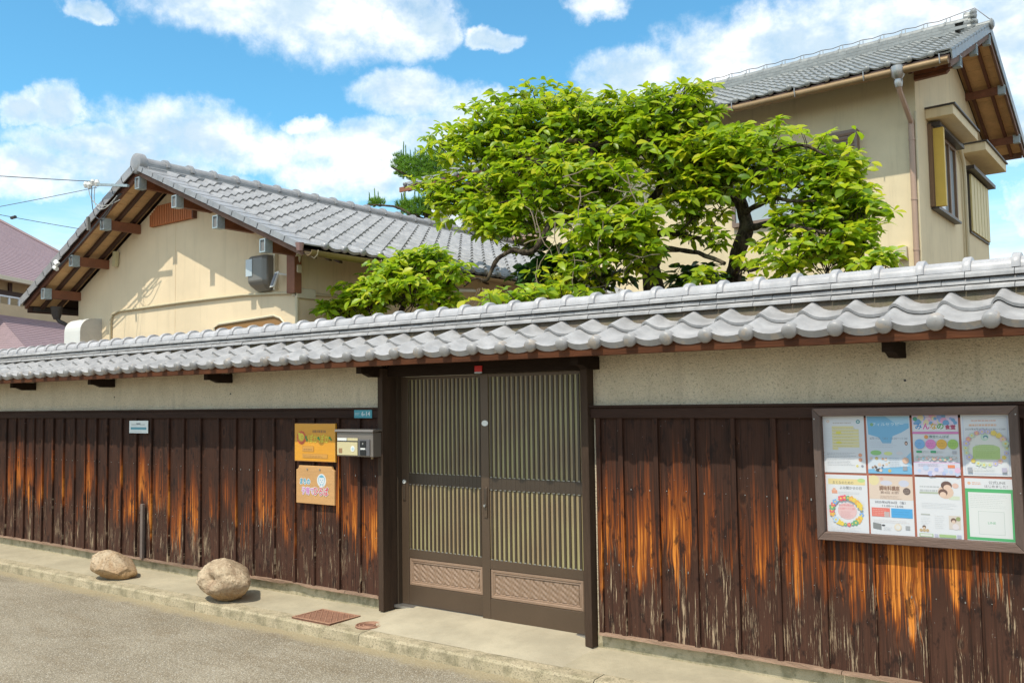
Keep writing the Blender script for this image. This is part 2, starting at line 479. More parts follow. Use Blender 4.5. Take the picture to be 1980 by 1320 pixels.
M['postwood'] = simple('worn_post_timber', (0.055, 0.034, 0.022), 0.75, 0, 0.6, 6.0, 0.4, spec=0.2, fine=70, stretch=(3, 3, 0.25))
M['railwood'] = simple('rail_timber', (0.040, 0.021, 0.015), 0.75, 0, 0.6, 4.0, 0.3, spec=0.15, fine=60, stretch=(0.3, 3, 3))
M['palewood'] = simple('bleached_skirting_timber', (0.26, 0.165, 0.11), 0.85, 0, 0.6, 9.0, 0.6, fine=70, stretch=(0.5, 3, 3))
M['foundation'] = m_concrete('mossy_foundation', (0.46, 0.40, 0.27), 0.5, 1.0, 0.45)
M['sidewalk'] = m_concrete('cement_pavement', (0.44, 0.38, 0.265), 0.3)
M['apron'] = m_concrete('smooth_cement', (0.45, 0.39, 0.28), 0.18)
M['kerb'] = m_concrete('granular_kerb', (0.43, 0.36, 0.24), 1.0, 0.4, 0.3)
M['asphalt'] = m_asphalt()
M['earth'] = m_concrete('garden_earth', (0.14, 0.10, 0.06), 0.6)
M['gate'] = simple('bronze_aluminium', (0.105, 0.07, 0.045), 0.42, 0.35, 0.15, 3.0)
M['gatedark'] = simple('dark_bronze', (0.070, 0.050, 0.034), 0.42, 0.3, 0.15, 3.0)
M['kick'] = simple('pinkish_bronze_relief', (0.31, 0.205, 0.14), 0.42, 0.25, 0.2, 20.0)
M['glass'] = m_gateglass()
M['steel'] = simple('brushed_steel', (0.42, 0.41, 0.39), 0.35, 0.8, 0.15)
M['white'] = simple('white_enamel', (0.72, 0.72, 0.68), 0.4, 0, 0.06)
M['offwhite'] = simple('cream_plastic', (0.62, 0.55, 0.40), 0.45, 0, 0.06)
M['red'] = simple('red_plastic', (0.62, 0.02, 0.015), 0.4, 0, 0.05)
M['black'] = m_plain('black_plastic', (0.012, 0.012, 0.012), 0.35)
M['silverplastic'] = simple('silver_brown_metal', (0.22, 0.19, 0.165), 0.4, 0.4, 0.1)
M['mailcream'] = simple('cream_flap', (0.56, 0.49, 0.28), 0.4, 0, 0.06)
M['teal'] = simple('teal_plate', (0.05, 0.27, 0.33), 0.4, 0, 0.06)
M['orangewood'] = simple('orange_lacquered_board', (0.66, 0.30, 0.025), 0.3, 0, 0.14, 3.0, 0.05, fine=40, stretch=(1, 1, 8))
M['pinewood'] = simple('honey_wood_board', (0.56, 0.31, 0.12), 0.5, 0, 0.2, 3.0, 0.1, fine=30, stretch=(0.7, 1, 9))
M['greywood'] = simple('weathered_frame_timber', (0.145, 0.095, 0.075), 0.75, 0, 0.4, 4.0, 0.5, fine=45, stretch=(0.4, 3, 4))
M['greywoodv'] = simple('weathered_frame_timber_upright', (0.105, 0.07, 0.056), 0.75, 0, 0.4, 4.0, 0.5, fine=45, stretch=(4, 3, 0.4))
M['boardback'] = simple('board_back', (0.36, 0.12, 0.075), 0.7, 0, 0.1)
M['soffit'] = simple('soffit_boards', (0.64, 0.40, 0.19), 0.6, 0, 0.3, 5.0, 0.1)
M['rafter'] = simple('rafter_timber', (0.13, 0.05, 0.028), 0.6, 0, 0.35, 6.0, 0.2)
M['rafterdark'] = simple('dark_rafter_timber', (0.055, 0.024, 0.016), 0.6, 0, 0.35, 6.0, 0.2)
M['purlin'] = simple('purlin_timber', (0.20, 0.075, 0.035), 0.6, 0, 0.5, 6.0, 0.2)
M['barge'] = simple('weathered_barge_timber', (0.17, 0.095, 0.065), 0.75, 0, 0.5, 5.0, 0.4)
M['cap'] = simple('patinated_cap_metal', (0.36, 0.43, 0.45), 0.5, 0.3, 0.3, 20)
M['brass'] = simple('tan_gutter_metal', (0.25, 0.165, 0.08), 0.45, 0.3, 0.3)
M['pipe'] = simple('cream_conduit', (0.58, 0.50, 0.33), 0.5, 0, 0.08)
M['downpipe'] = simple('pinkbrown_pipe', (0.44, 0.30, 0.22), 0.5, 0, 0.15)
M['darkmetal'] = simple('dark_flashing', (0.07, 0.06, 0.055), 0.45, 0.5, 0.3)
M['yellow'] = simple('mustard_shutter', (0.66, 0.45, 0.08), 0.5, 0, 0.08)
M['paleyellow'] = simple('pale_mustard_shutter', (0.66, 0.54, 0.24), 0.5, 0, 0.1)
M['framebrown'] = simple('brown_window_frame', (0.20, 0.115, 0.06), 0.5, 0, 0.12)
M['winbrown'] = simple('taupe_sash', (0.25, 0.18, 0.14), 0.5, 0.1, 0.1)
M['vent'] = simple('terracotta_louvre', (0.50, 0.17, 0.06), 0.65, 0, 0.15)
M['meter'] = simple('grey_meter_box', (0.19, 0.18, 0.16), 0.35, 0.1, 0.08)
M['dgl'], _n, _o = new_mat('window_glass')
bsdf(_n, _o, (0.42, 0.50, 0.54, 1), 0.12, 0.0, 0.8)
M['purple'] = simple('mauve_slate', (0.26, 0.18, 0.195), 0.7, 0, 0.22, 5.0, 0.2)
M['trim'] = simple('dark_brown_trim', (0.075, 0.035, 0.028), 0.6)
M['cable'] = m_plain('cable_rubber', (0.05, 0.05, 0.055), 0.5)
M['palecable'] = m_plain('pale_cable', (0.45, 0.45, 0.42), 0.5)
M['iron'] = simple('rusty_iron', (0.40, 0.22, 0.14), 0.75, 0.2, 0.3, 20, 0.3)
M['irondark'] = simple('rusty_iron_recess', (0.20, 0.095, 0.06), 0.8, 0.2, 0.3, 20, 0.3)
M['ac'] = simple('pale_appliance', (0.66, 0.68, 0.70), 0.4, 0, 0.05)
M['acgrey'] = simple('grille_grey', (0.38, 0.38, 0.36), 0.5)
M['leafA'] = m_leaf('tree_leaf', (0.10, 0.20, 0.012), (0.32, 0.45, 0.015), (0.62, 0.60, 0.022), 0.52)
M['leafC'] = m_leaf('bush_leaf', (0.12, 0.24, 0.012), (0.33, 0.48, 0.015), (0.58, 0.58, 0.03), 0.48)
M['leafD'] = m_leaf('glossy_dark_leaf', (0.012, 0.045, 0.012), (0.022, 0.075, 0.016), (0.05, 0.13, 0.02), 0.15)
M['needle'] = m_leaf('pine_needle', (0.05, 0.14, 0.02), (0.12, 0.30, 0.03), (0.25, 0.42, 0.04), 0.35)
M['bark'] = m_bark()
M['twig'] = simple('bare_twig', (0.26, 0.20, 0.14), 0.8, 0, 0.2)
M['rock1'] = m_rock('tan_rock', (0.60, 0.47, 0.32), (0.50, 0.34, 0.20))
M['rock2'] = m_rock('mottled_rock', (0.66, 0.52, 0.35), (0.40, 0.28, 0.18))
PCOL = {}


def pc(c):
    k = tuple(round(q * .78 + .03, 3) for q in c)
    if k not in PCOL:
        PCOL[k] = m_plain('print_ink', k, 0.55)
    return PCOL[k]


# ------------------------------------------------------------------ mesh builder
WM = {}


class MB:
    def __init__(s):
        s.v = []
        s.f = []
        s.mi = []
        s.sm = []

    def add(s, vs, fs, mi=0, sm=False):
        k = len(s.v)
        s.v += [tuple(q) for q in vs]
        s.f += [tuple(i + k for i in f) for f in fs]
        s.mi += [mi] * len(fs)
        s.sm += [sm] * len(fs)
        return s

    def hexa(s, p, mi=0):
        """8 points: bottom 4 ccw then top 4"""
        return s.add(p, [(3, 2, 1, 0), (4, 5, 6, 7), (0, 1, 5, 4), (1, 2, 6, 5), (2, 3, 7, 6), (3, 0, 4, 7)], mi)

    def box(s, x0, x1, y0, y1, z0, z1, mi=0):
        return s.hexa([(x0, y0, z0), (x1, y0, z0), (x1, y1, z0), (x0, y1, z0), (x0, y0, z1), (x1, y0, z1), (x1, y1, z1), (x0, y1, z1)], mi)

    def boxv(s, o, a, b, c, mi=0):
        o, a, b, c = map(Vector, (o, a, b, c))
        return s.hexa([o, o + a, o + a + b, o + b, o + c, o + a + c, o + a + b + c, o + b + c], mi)

    def beam(s, p, q, w, h, mi=0, upv=(0, 0, 1)):
        p, q = Vector(p), Vector(q)
        d = (q - p).normalized()
        sd = d.cross(Vector(upv)).normalized()
        u = sd.cross(d).normalized()
        o = p - sd * w / 2 - u * h / 2
        return s.boxv(o, q - p, sd * w, u * h, mi)

    def tube(s, pts, r, seg=8, mi=0, cap=True, sm=True):
        pts = [Vector(p) for p in pts]
        rs = r if isinstance(r, (list, tuple)) else [r] * len(pts)
        rings = []
        prev = None
        for i, p in enumerate(pts):
            d = (pts[min(i + 1, len(pts) - 1)] - pts[max(i - 1, 0)])
            if d.length < 1e-9:
                d = Vector((0, 0, 1))
            d.normalize()
            if prev is None:
                a = d.orthogonal().normalized()
            else:
                a = prev - d * prev.dot(d)
                a = a.normalized() if a.length > 1e-6 else d.orthogonal().normalized()
            prev = a
            b = d.cross(a)
            rings.append([p + (a * math.cos(2 * PI * k / seg) + b * math.sin(2 * PI * k / seg)) * rs[i] for k in range(seg)])
        vs = [q for rg in rings for q in rg]
        fs = []
        for i in range(len(pts) - 1):
            for k in range(seg):
                k2 = (k + 1) % seg
                fs.append((i * seg + k, i * seg + k2, (i + 1) * seg + k2, (i + 1) * seg + k))
        s.add(vs, fs, mi, sm)
        if cap:
            s.add(rings[0], [tuple(range(seg))[::-1]], mi)
            s.add(rings[-1], [tuple(range(seg))], mi)
        return s

    def prism(s, poly, a, mi=0):
        """polygon (3d points) extruded along vector a"""
        poly = [Vector(p) for p in poly]
        a = Vector(a)
        n = len(poly)
        vs = poly + [p + a for p in poly]
        fs = [tuple(range(n))[::-1], tuple(range(n, 2 * n))]
        for i in range(n):
            j = (i + 1) % n
            fs.append((i, j, n + j, n + i))
        return s.add(vs, fs, mi)

    def mesh(s, name, mats):
        me = bpy.data.meshes.new(name)
        me.from_pydata(s.v, [], s.f)
        for m_ in (mats if isinstance(mats, (list, tuple)) else [mats]):
            me.materials.append(m_)
        me.polygons.foreach_set('material_index', s.mi)
        me.polygons.foreach_set('use_smooth', s.sm)
        me.update()
        bm = bmesh.new()
        bm.from_mesh(me)
        bmesh.ops.recalc_face_normals(bm, faces=bm.faces)
        bm.to_mesh(me)
        bm.free()
        if any(s.sm):
            me.set_sharp_from_angle(angle=R(38))
        return me

    def build(s, name, mats, parent=None, loc=None, kind=None, label=None, bev=0.0, mat=None):
        """verts are in world space unless loc/mat given; the origin is put at loc"""
        me = s.mesh(name, mats)
        if mat is None:
            mat = Matrix.Translation(loc) if loc is not None else Matrix()
            if loc is not None:
                me.transform(mat.inverted())
        o = place(me, name, mat, parent)
        if bev:
            md = o.modifiers.new('bevel', 'BEVEL')
            md.width = bev
            md.segments = 1
            md.limit_method = 'ANGLE'
        if kind:
            o['kind'] = kind
        if label:
            o['label'] = label
        return o


def place(me, name, mat, parent=None):
    o = bpy.data.objects.new(name, me)
    COL.objects.link(o)
    if parent is not None:
        o.parent = parent
        o.matrix_parent_inverse = WM[parent.name].inverted()
    o.matrix_basis = mat
    WM[o.name] = mat.copy()
    return o


def thing(name, label, cat, loc=(0, 0, 0), group=None):
    o = bpy.data.objects.new(name, None)
    COL.objects.link(o)
    o.empty_display_size = 0.2
    mt = Matrix.Translation(loc)
    o.matrix_basis = mt
    WM[o.name] = mt
    tag(o, label, cat, group)
    return o


def tag(o, label, cat, group=None):
    o['label'] = label
    o['category'] = cat
    if group:
        o['group'] = group
    return o


def rows(U, V, N, O):
    U, V, N, O = map(Vector, (U, V, N, O))
    return Matrix(((U.x, V.x, N.x, O.x), (U.y, V.y, N.y, O.y), (U.z, V.z, N.z, O.z), (0, 0, 0, 1)))


def text_mesh(body, size, extr=0.0):
    c = bpy.data.curves.new('lettering', 'FONT')
    c.body = body
    c.size = size
    c.extrude = extr
    c.resolution_u = 2
    c.align_x = 'CENTER'
    c.align_y = 'CENTER'
    o = bpy.data.objects.new('lettering', c)
    COL.objects.link(o)
    bpy.context.view_layer.update()
    dg = bpy.context.evaluated_depsgraph_get()
    me = bpy.data.meshes.new_from_object(o.evaluated_get(dg))
    bpy.data.objects.remove(o)
    return me


# ================================================================== STRUCTURE
# ground sheets
g = MB().box(-400, 400, -400, 400, -0.30, -0.135)
o = g.build('ground', M['earth'], kind='structure')
g = MB()
xs = [-60, 30]
g.add([(-60, -9.0, -0.10), (30, -9.0, -0.10), (30, -0.60, -0.105), (-60, -0.60, -0.105), (-60, -9, -0.13), (30, -9, -0.13), (30, -.6, -0.13), (-60, -.6, -0.13)],
      [(0, 1, 2, 3), (4, 7, 6, 5), (0, 4, 5, 1), (2, 6, 7, 3)])
road = g.build('road', M['asphalt'], kind='structure')
# pavement slab
g = MB()
g.prism([(-60, 0.30, 0.0), (-60, -0.46, -0.018), (-60, -0.46, -0.128), (-60, 0.30, -0.128)], (90, 0, 0))
pav = g.build('pavement', M['sidewalk'], kind='structure')
kerb_mesh = MB()
KL = 1.995


def kerb_profile(x):
    return [(x, -0.462, -0.017), (x, -0.575, -0.022), (x, -0.592, -0.036), (x, -0.598, -0.10), (x, -0.60, -0.128), (x, -0.462, -0.128)]


nseg = 10
pv = []
for i in range(nseg + 1):
    pv += [Vector(p) + Vector((0, 0.006 * noise.noise(Vector((i * .7, k, 1.0))) if 0 < k < 5 else 0, 0.005 * noise.noise(Vector((i * .9, k, 5.0))) if k < 3 else 0)) for k, p in enumerate(kerb_profile(i * KL / nseg))]
fs = []
for i in range(nseg):
    for k in range(6):
        k2 = (k + 1) % 6
        fs.append((i * 6 + k, i * 6 + k2, (i + 1) * 6 + k2, (i + 1) * 6 + k))
fs += [tuple(range(6))[::-1], tuple(range(nseg * 6, nseg * 6 + 6))]
kerb_mesh.add(pv, fs)
km = kerb_mesh.mesh('kerb_stone', M['kerb'])
joints = [-5.01 + 2.0 * i for i in range(-14, 5)]
for x in joints:
    place(km, 'kerb_stone', Matrix.Translation((x, random.uniform(-.003, .003), random.uniform(-.003, .002))), pav)
# expansion lines across the pavement
for x in (-10.6, -7.9, -1.9):
    MB().prism([(x, -0.458, -0.017), (x, -0.004, -0.0105), (x, -0.004, -0.02), (x, -0.458, -0.025)], (0.005, 0, 0)).build('joint_line', M['kerb'], pav)
# garden ground behind the wall
MB().box(-30, 10, 0.30, 40, -0.13, -0.01).build('garden_ground', M['earth'], kind='structure')

# cement apron before the gate
ap = MB()
nx, ny = 18, 8
vs = []
for j in range(ny + 1):
    t = j / ny
    for i in range(nx + 1):
        u = i / nx
        xl = -5.30 + (0.28 if True else 0) * 0 + (0.20 * t)
        xr = -3.36 + 0.06 * t
        x = xl + (xr - xl) * u
        y = 0.115 - 0.60 * t
        e = min(u, 1 - u) / 0.10
        ed = 1.0 if e >= 1 else (e * e * (3 - 2 * e))
        top = 0.036 - 0.045 * t * t
        base = -0.0025 - 0.02 * t
        z = base + (top - base) * ed
        if t > 0.85:
            z = z + (-0.0165 - z) * ((t - 0.85) / 0.15)
        z += 0.002 * noise.noise(Vector((x * 4, y * 4, 0)))
        vs.append((x, y, z))
k = len(vs)
fs = []
for j in range(ny):
    for i in range(nx):
        a = j * (nx + 1) + i
        fs.append((a, a + 1, a + nx + 2, a + nx + 1))
ap.add(vs, fs, 0, True)
ap.build('cement_apron', M['apron'], pav)

# ================================================================== PANTILES
PROF = [(-0.13, 0.010), (-0.09, 0.026), (-0.05, 0.038), (0.0, 0.044), (0.05, 0.042), (0.10, 0.034), (0.17, 0.020), (0.27, 0.006), (0.40, -0.003), (0.55, -0.006), (0.70, -0.003), (0.85, 0.004), (0.93, 0.010)]
PROF_LO = [(-0.13, 0.008), (-0.06, 0.036), (0.0, 0.044), (0.07, 0.038), (0.18, 0.018), (0.35, 0.0), (0.55, -0.006), (0.78, 0.0), (0.93, 0.010)]


def pantile(W, L, E, t, prof=PROF, skirt=0.0, disc=0.0, amp=1.0, seg=14, back=True):
    b = MB()
    n = len(prof)
    top = []
    for y in (0.0, L):
        for u, z in prof:
            top.append((u * W, y, z * amp * W / 0.25 + t * (1 - y / E)))
    b.add(top, [(i, i + 1, n + i + 1, n + i) for i in range(n - 1)], 0, True)
    # front edge: thickness, deeper skirt on eave tiles
    fr = []
    for u, z in prof:
        zz = z * amp * W / 0.25 + t
        fr.append((u * W, 0.0, zz))
    for u, z in prof:
        zz = z * amp * W / 0.25 + t
        if skirt:
            dz = skirt if 0.0 < u < 0.95 else skirt * 0.8
        else:
            dz = t * 0.95
        fr.append((u * W, 0.004 if skirt else 0.0, zz - dz))
    b.add(fr, [(n + i, n + i + 1, i + 1, i) for i in range(n - 1)], 1, False)
    # underside of the skirt and side edge
    un = [(x, y, z) for x, y, z in fr[n:]] + [(x, (y + 0.03) if skirt else L, z - (0 if skirt else 0)) for x, y, z in fr[n:]]
    if back:
        b.add(un, [(n + i, n + i + 1, i + 1, i) for i in range(n - 1)], 1, False)
    b.add([top[0], top[n], (top[n][0], L, top[n][2] - t), (top[0][0], 0, top[0][2] - t * 0.95)], [(0, 1, 2, 3)], 0)
    if disc:
        cx, cz = 0.0 * W, 0.044 * amp * W / 0.25 + t - disc * 0.95
        ring = []
        prof2 = [(0.030, 1.0), (-0.008, 1.0), (-0.018, 0.93), (-0.024, 0.74), (-0.029, 0.40), (-0.030, 0.0)]
        for yy, rr in prof2[:-1]:
            for q in range(seg):
                ring.append((cx + disc * rr * math.cos(2 * PI * q / seg), yy, cz + disc * rr * math.sin(2 * PI * q / seg)))
        ring.append((cx, prof2[-1][0], cz))
        fs = []
        m_ = len(prof2) - 1
        for i in range(m_ - 1):
            for q in range(seg):
                q2 = (q + 1) % seg
                fs.append((i * seg + q, i * seg + q2, (i + 1) * seg + q2, (i + 1) * seg + q))
        for q in range(seg):
            fs.append(((m_ - 1) * seg + q, (m_ - 1) * seg + (q + 1) % seg, m_ * seg))
        b.add(ring, fs, 1, True)
    return b


# ================================================================== STREET WALL
WALL = thing('garden_wall', 'long dark boarded street wall with stucco band and grey tiled coping roof', 'wall', (-5, 0, 0))
XL, XR = -15.0, 2.2
GL, GR = -5.345, -3.345          # gate opening
for a, b_ in ((XL, GL), (GR, XR)):
    g = MB()
    n = int((b_ - a) / 0.25)
    g.box(a, b_, 0.012, 0.115, -0.1, 0.098)
    g.build('foundation', M['foundation'], WALL)
    MB().box(a, b_, 0.016, 0.11, 0.098, 1.955).build('stucco_panel', M['stucco'], WALL)
    # rails over the boards
    MB().box(a, b_, -0.050, 0.012, 1.598, 1.614).build('rail_cap', M['railwood'], WALL, bev=0.003)
    MB().box(a, b_, -0.034, 0.012, 1.528, 1.597).build('rail', M['railwood'], WALL, bev=0.003)
# skirting strip in worn lengths
random.seed(3)
x = XL
segs = []
for a, b_ in ((XL, GL - 0.02), (GR + 0.035, XR)):
    x = a
    while x < b_ - 0.05:
        L = min(random.choice([1.82, 1.6, 2.0]), b_ - x)
        n = 14
        g = MB()
        vs = []
        for i in range(n + 1):
            xx = x + (L - 0.004) * i / n
            w1 = 0.006 * noise.noise(Vector((xx * 3.1, 0.3, 2)))
            w2 = 0.007 * noise.noise(Vector((xx * 4.3, 7.3, 2)))
            nick = 0.016 if (-6.45 < xx < -6.25) else 0
            zt = 0.106 + w1
            zb = 0.086 + w2 + nick
            vs += [(xx, -0.036 + w1, zb), (xx, 0.010, zb), (xx, 0.010, zt), (xx, -0.034 + w2, zt)]
        fs = []
        for i in range(n):
            for k in range(4):
                fs.append((i * 4 + k, i * 4 + (k + 1) % 4, i * 4 + 4 + (k + 1) % 4, i * 4 + 4 + k))
        fs += [(3, 2, 1, 0), (n * 4, n * 4 + 1, n * 4 + 2, n * 4 + 3)]
        g.add(vs, fs)
        g.build('skirting_board', M['palewood'], WALL, loc=(x, 0, 0.09))
        x += L
# boards and battens
bat_l = [-14.75, -14.5, -14.24, -14.0, -13.74, -13.5, -13.23, -12.98, -12.72, -12.47, -12.23, -11.99, -11.75, -11.51, -11.29, -11.06, -10.85, -10.61, -10.38, -10.14, -9.91, -9.68, -9.46, -9.18, -8.90, -8.63, -8.32, -8.06, -7.79, -7.50, -7.24, -6.99, -6.69, -6.41, -6.16, -5.85, -5.60, -5.375]
bat_r = [-3.295, -3.12, -2.86, -2.60, -2.33, -2.07, -1.80, -1.53, -1.27, -1.0, -0.73, -0.46, -0.2, 0.07, 0.33, 0.6, 0.86, 1.12, 1.4, 1.66, 1.92, 2.17]


def curved_board(x0, x1, z0, z1, y, t, ph):
    """a board whose long edges wander a little and whose face cups"""
    g = MB()
    n = 6
    vs = []
    for i in range(n + 1):
        f = i / n
        z = z0 + (z1 - z0) * f
        e0 = x0 + 0.002 * noise.noise(Vector((ph, f * 2.0, 0)))
        e1 = x1 + 0.002 * noise.noise(Vector((ph + 9, f * 2.0, 0)))
        yo = 0.0015 * noise.noise(Vector((ph + 5, f * 2.0, 3)))
        mx = (e0 + e1) / 2
        vs += [(e0, y + yo, z), (mx, y - 0.003 + yo, z), (e1, y + yo, z), (e1, y + t, z), (e0, y + t, z)]
    fs = []
    for i in range(n):
        for k in range(5):
            fs.append((i * 5 + k, i * 5 + (k + 1) % 5, i * 5 + 5 + (k + 1) % 5, i * 5 + 5 + k))
    fs += [(4, 3, 2, 1, 0), (n * 5, n * 5 + 1, n * 5 + 2, n * 5 + 3, n * 5 + 4)]
    return g.add(vs, fs)


for bats, mp, mb, first in ((bat_l, 'plank_l', 'batten_l', GL - 0.0), (bat_r, 'plank_r', 'batten_r', GR)):
    for i in range(len(bats) - 1):
        a, b_ = bats[i], bats[i + 1]
        jit = random.uniform(-.004, .004)
        curved_board(a + 0.002, b_ - 0.002, 0.104, 1.53, -0.002 + jit * 0.4, 0.014, i * 1.7 + a).build('plank', M[mp], WALL, loc=((a + b_) / 2, 0, 0.1))
    for i, a in enumerate(bats):
        w = 0.030 if mp == 'plank_l' else 0.034
        top = 1.528
        curved_board(a - w / 2, a + w / 2, 0.100 + random.uniform(-.004, .004), top, -0.024 + random.uniform(-.002, .002), 0.020, i * 2.3 + a + 40).build('batten', M[mb], WALL, loc=(a, 0, 0.1))
# nail heads: two rows
nb = MB()
for bats in (bat_l, bat_r):
    for a, b_ in zip(bats[:-1], bats[1:]):
        for z in (0.56, 1.06):
            for f in (0.25, 0.78):
                x = a + (b_ - a) * f
                nb.box(x - .0028, x + .0028, -0.0075, -0.001, z - .0028 + random.uniform(-.01, .01), z + .0028, 0)
nb.build('nail_heads', M['steel'], WALL, kind='stuff')
# grey repair strip and loose upright
MB().box(-8.755, -8.725 + 0.012, -0.052, -0.024, 0.108, 0.655).build('repair_strip', simple('grey_strip', (0.16, 0.12, 0.10), 0.8, 0, 0.3), WALL, loc=(-8.74, 0, 0.1), bev=0.002)

# coping roof
ROOF = MB()
YC = 0.06
MR = 0.40
EY, EZ = -0.430, 1.995      # eave line of the tile seats (front)
c_, s_ = math.cos(math.atan(MR)), math.sin(math.atan(MR))
# deck under the tiles
ROOF.prism([(XL, -0.405, 1.975), (XL, -0.10, 2.105), (XL, 0.22, 2.105), (XL, 0.525, 1.975), (XL, 0.525, 1.945), (XL, 0.11, 1.952), (XL, 0.016, 1.952), (XL, -0.405, 1.945)], (XR - XL, 0, 0))
deck = ROOF.build('coping_deck', M['darkwood'], WALL)
MB().box(XL, XR, -0.412, -0.382, 1.930, 2.000).build('fascia_board', M['redwood'], WALL, bev=0.003)
MB().box(XL, XR, -0.378, -0.358, 1.934, 1.944).build('fascia_fillet', M['darkwood'], WALL)
MB().box(XL, XR, 0.502, 0.532, 1.930, 2.000).build('fascia_board', M['redwood'], WALL, bev=0.003)
g = MB()
g.prism([(XL, -0.115, 2.07), (XL, -0.035, 2.20), (XL, -0.03, 2.21), (XL, 0.15, 2.21), (XL, 0.155, 2.20), (XL, 0.235, 2.07)], (XR - XL, 0, 0))
g.build('bedding_mortar', M['mortar'], WALL)
T = 0.249
eave_me = pantile(T, 0.27, 0.235, 0.018, PROF, skirt=0.040, disc=0.043).mesh('eave_tile', [M['tile'], M['tile_eave']])
pan_me = pantile(T, 0.25, 0.235, 0.018, PROF).mesh('pan_tile', [M['tile'], M['tile']])
x0 = -0.805
Nn = Vector((0, -s_, c_))
Vv = Vector((0, c_, s_))
Uu = Vector((1, 0, 0))
i0 = int((XL + 0.2 - x0) / T)
rt = random.Random(5)
for i in range(i0, 12):
    x = x0 + i * T
    jx, jz = rt.uniform(-.002, .002), rt.uniform(-.0025, .0025)
    tw = rt.uniform(-.008, .008)
    ua = Vector((1, 0, tw)).normalized()
    mt = rows(ua, Vv, ua.cross(Vv), Vector((x + jx, EY, EZ + jz)))
    place(eave_me, 'eave_tile', mt, WALL)
    jx, jz = rt.uniform(-.003, .003), rt.uniform(-.002, .003)
    tw = rt.uniform(-.01, .01)
    ua = Vector((1, 0, tw)).normalized()
    O = Vector((x + jx, EY, EZ + jz + 0.004)) + Vv * 0.225
    place(pan_me, 'pan_tile', rows(ua, Vv, ua.cross(Vv), O), WALL)
# rear slope, joined (never seen from the street)
g = MB()
for i in range(i0, 12):
    x = x0 + i * T
    for k in range(2):
        O = Vector((x, 2 * YC - EY, EZ)) - Vector((0, c_, -s_)) * 0.225 * k
        mt = rows((-1, 0, 0), (0, -c_, s_), (0, s_, c_), O)
        me = eave_me if k == 0 else pan_me
        g.add([mt @ v.co for v in me.vertices], [tuple(p.vertices) for p in me.polygons], 0, True)
g.build('rear_slope_tiles', M['tile'], WALL, kind='stuff')
# ridge courses
CP = 0.2345


def noshi(L, y0, z0, h, dep):
    g = MB()
    g.prism([(0, y0, z0), (0, y0 + 0.001, z0 + h * 0.5), (0, y0 + 0.016, z0 + h), (0, y0 + dep, z0 + h), (0, y0 + dep, z0)], (L - 0.0035, 0, 0))
    return g


cs = [(0.0, -0.072, 2.203, 0.027), (0.5, -0.058, 2.236, 0.027), (0.0, -0.068, 2.269, 0.032)]
for ph, yf, z0, h in cs:
    me = noshi(CP, yf, z0, h, 0.12).mesh('ridge_course_tile', M['tile'])
    x = XL + (ph * CP) + ((-0.745 - XL) % CP)
    while x < XR - 0.2:
        tw = rt.uniform(-.002, .002)
        place(me, 'ridge_course_tile', Matrix.Translation((x, rt.uniform(-.002, .002), rt.uniform(-.001, .001))) @ Matrix.Rotation(tw * 2, 4, 'Z'), WALL)
        x += CP
    g = MB()
    g.box(XL, XR, yf + 0.116, 2 * YC - yf, z0, z0 + h)
    g.build('ridge_course_rear', M['tile'], WALL)
MB().box(XL, XR, -0.045, 2 * YC + 0.045, 2.2305, 2.2355).build('course_joint_mortar', M['joint'], WALL)
MB().box(XL, XR, -0.045, 2 * YC + 0.045, 2.2635, 2.2685).build('course_joint_mortar', M['joint'], WALL)


def captile(L, r, rc, h, hc, wcol):
    """half round ridge cap with a raised collar at its start"""
    g = MB()
    seg = 12
    prof = [(0.0, rc, hc), (wcol * 0.15, rc * 1.02, hc * 1.04), (wcol * 0.85, rc * 1.02, hc * 1.04), (wcol, rc * .97, hc), (wcol + 0.002, r, h), (L + 0.012, r, h)]
    vs = []
    for x, rr, hh in prof:
        for k in range(seg + 1):
            a = PI * k / seg
            vs.append((x, -rr * math.cos(a), hh * (math.sin(a) ** 0.85)))
    n = seg + 1
    fs = []
    for i in range(len(prof) - 1):
        for k in range(seg):
            fs.append((i * n + k, i * n + k + 1, (i + 1) * n + k + 1, (i + 1) * n + k))
    fs.append(tuple(range(n)))
    g.add(vs, fs, 0, True)
    return g


capm = captile(CP, 0.073, 0.088, 0.064, 0.082, 0.040).mesh('ridge_cap_tile', M['tile_cap'])
x = XL + ((-0.765 - XL) % CP)
while x < XR - 0.2:
    place(capm, 'ridge_cap_tile', Matrix.Translation((x, YC + rt.uniform(-.002, .002), 2.3085 + rt.uniform(-.0015, .0015))), WALL)
    x += CP
MB().box(XL, XR, -0.004, 0.124, 2.3015, 2.315).build('course_joint_mortar', M['joint'], WALL)
# cantilever brackets
for x in (-14.9, -13.13, -11.12, -9.398, -7.36, -5.350, -3.320, -1.337, 0.65):
    g = MB()
    g.box(x - 0.028, x + 0.028, -0.26, 0.016, 1.885, 1.944)
    g.prism([(x - 0.0285, -0.20, 1.8852), (x - 0.0285, 0.0158, 1.8852), (x - 0.0285, 0.0158, 1.858), (x - 0.0285, -0.13, 1.858)], (0.057, 0, 0))
    g.build('bracket', M['darkwood'], WALL, loc=(x, 0, 1.87))
# small stain plugs in the stucco band
for x, z in ((-1.32, 1.735), (-7.36, 1.755), (-9.38, 1.75)):
    MB().tube([(x, 0.010, z), (x, 0.020, z)], 0.007, 8).build('wall_plug', M['darkmetal'], WALL)

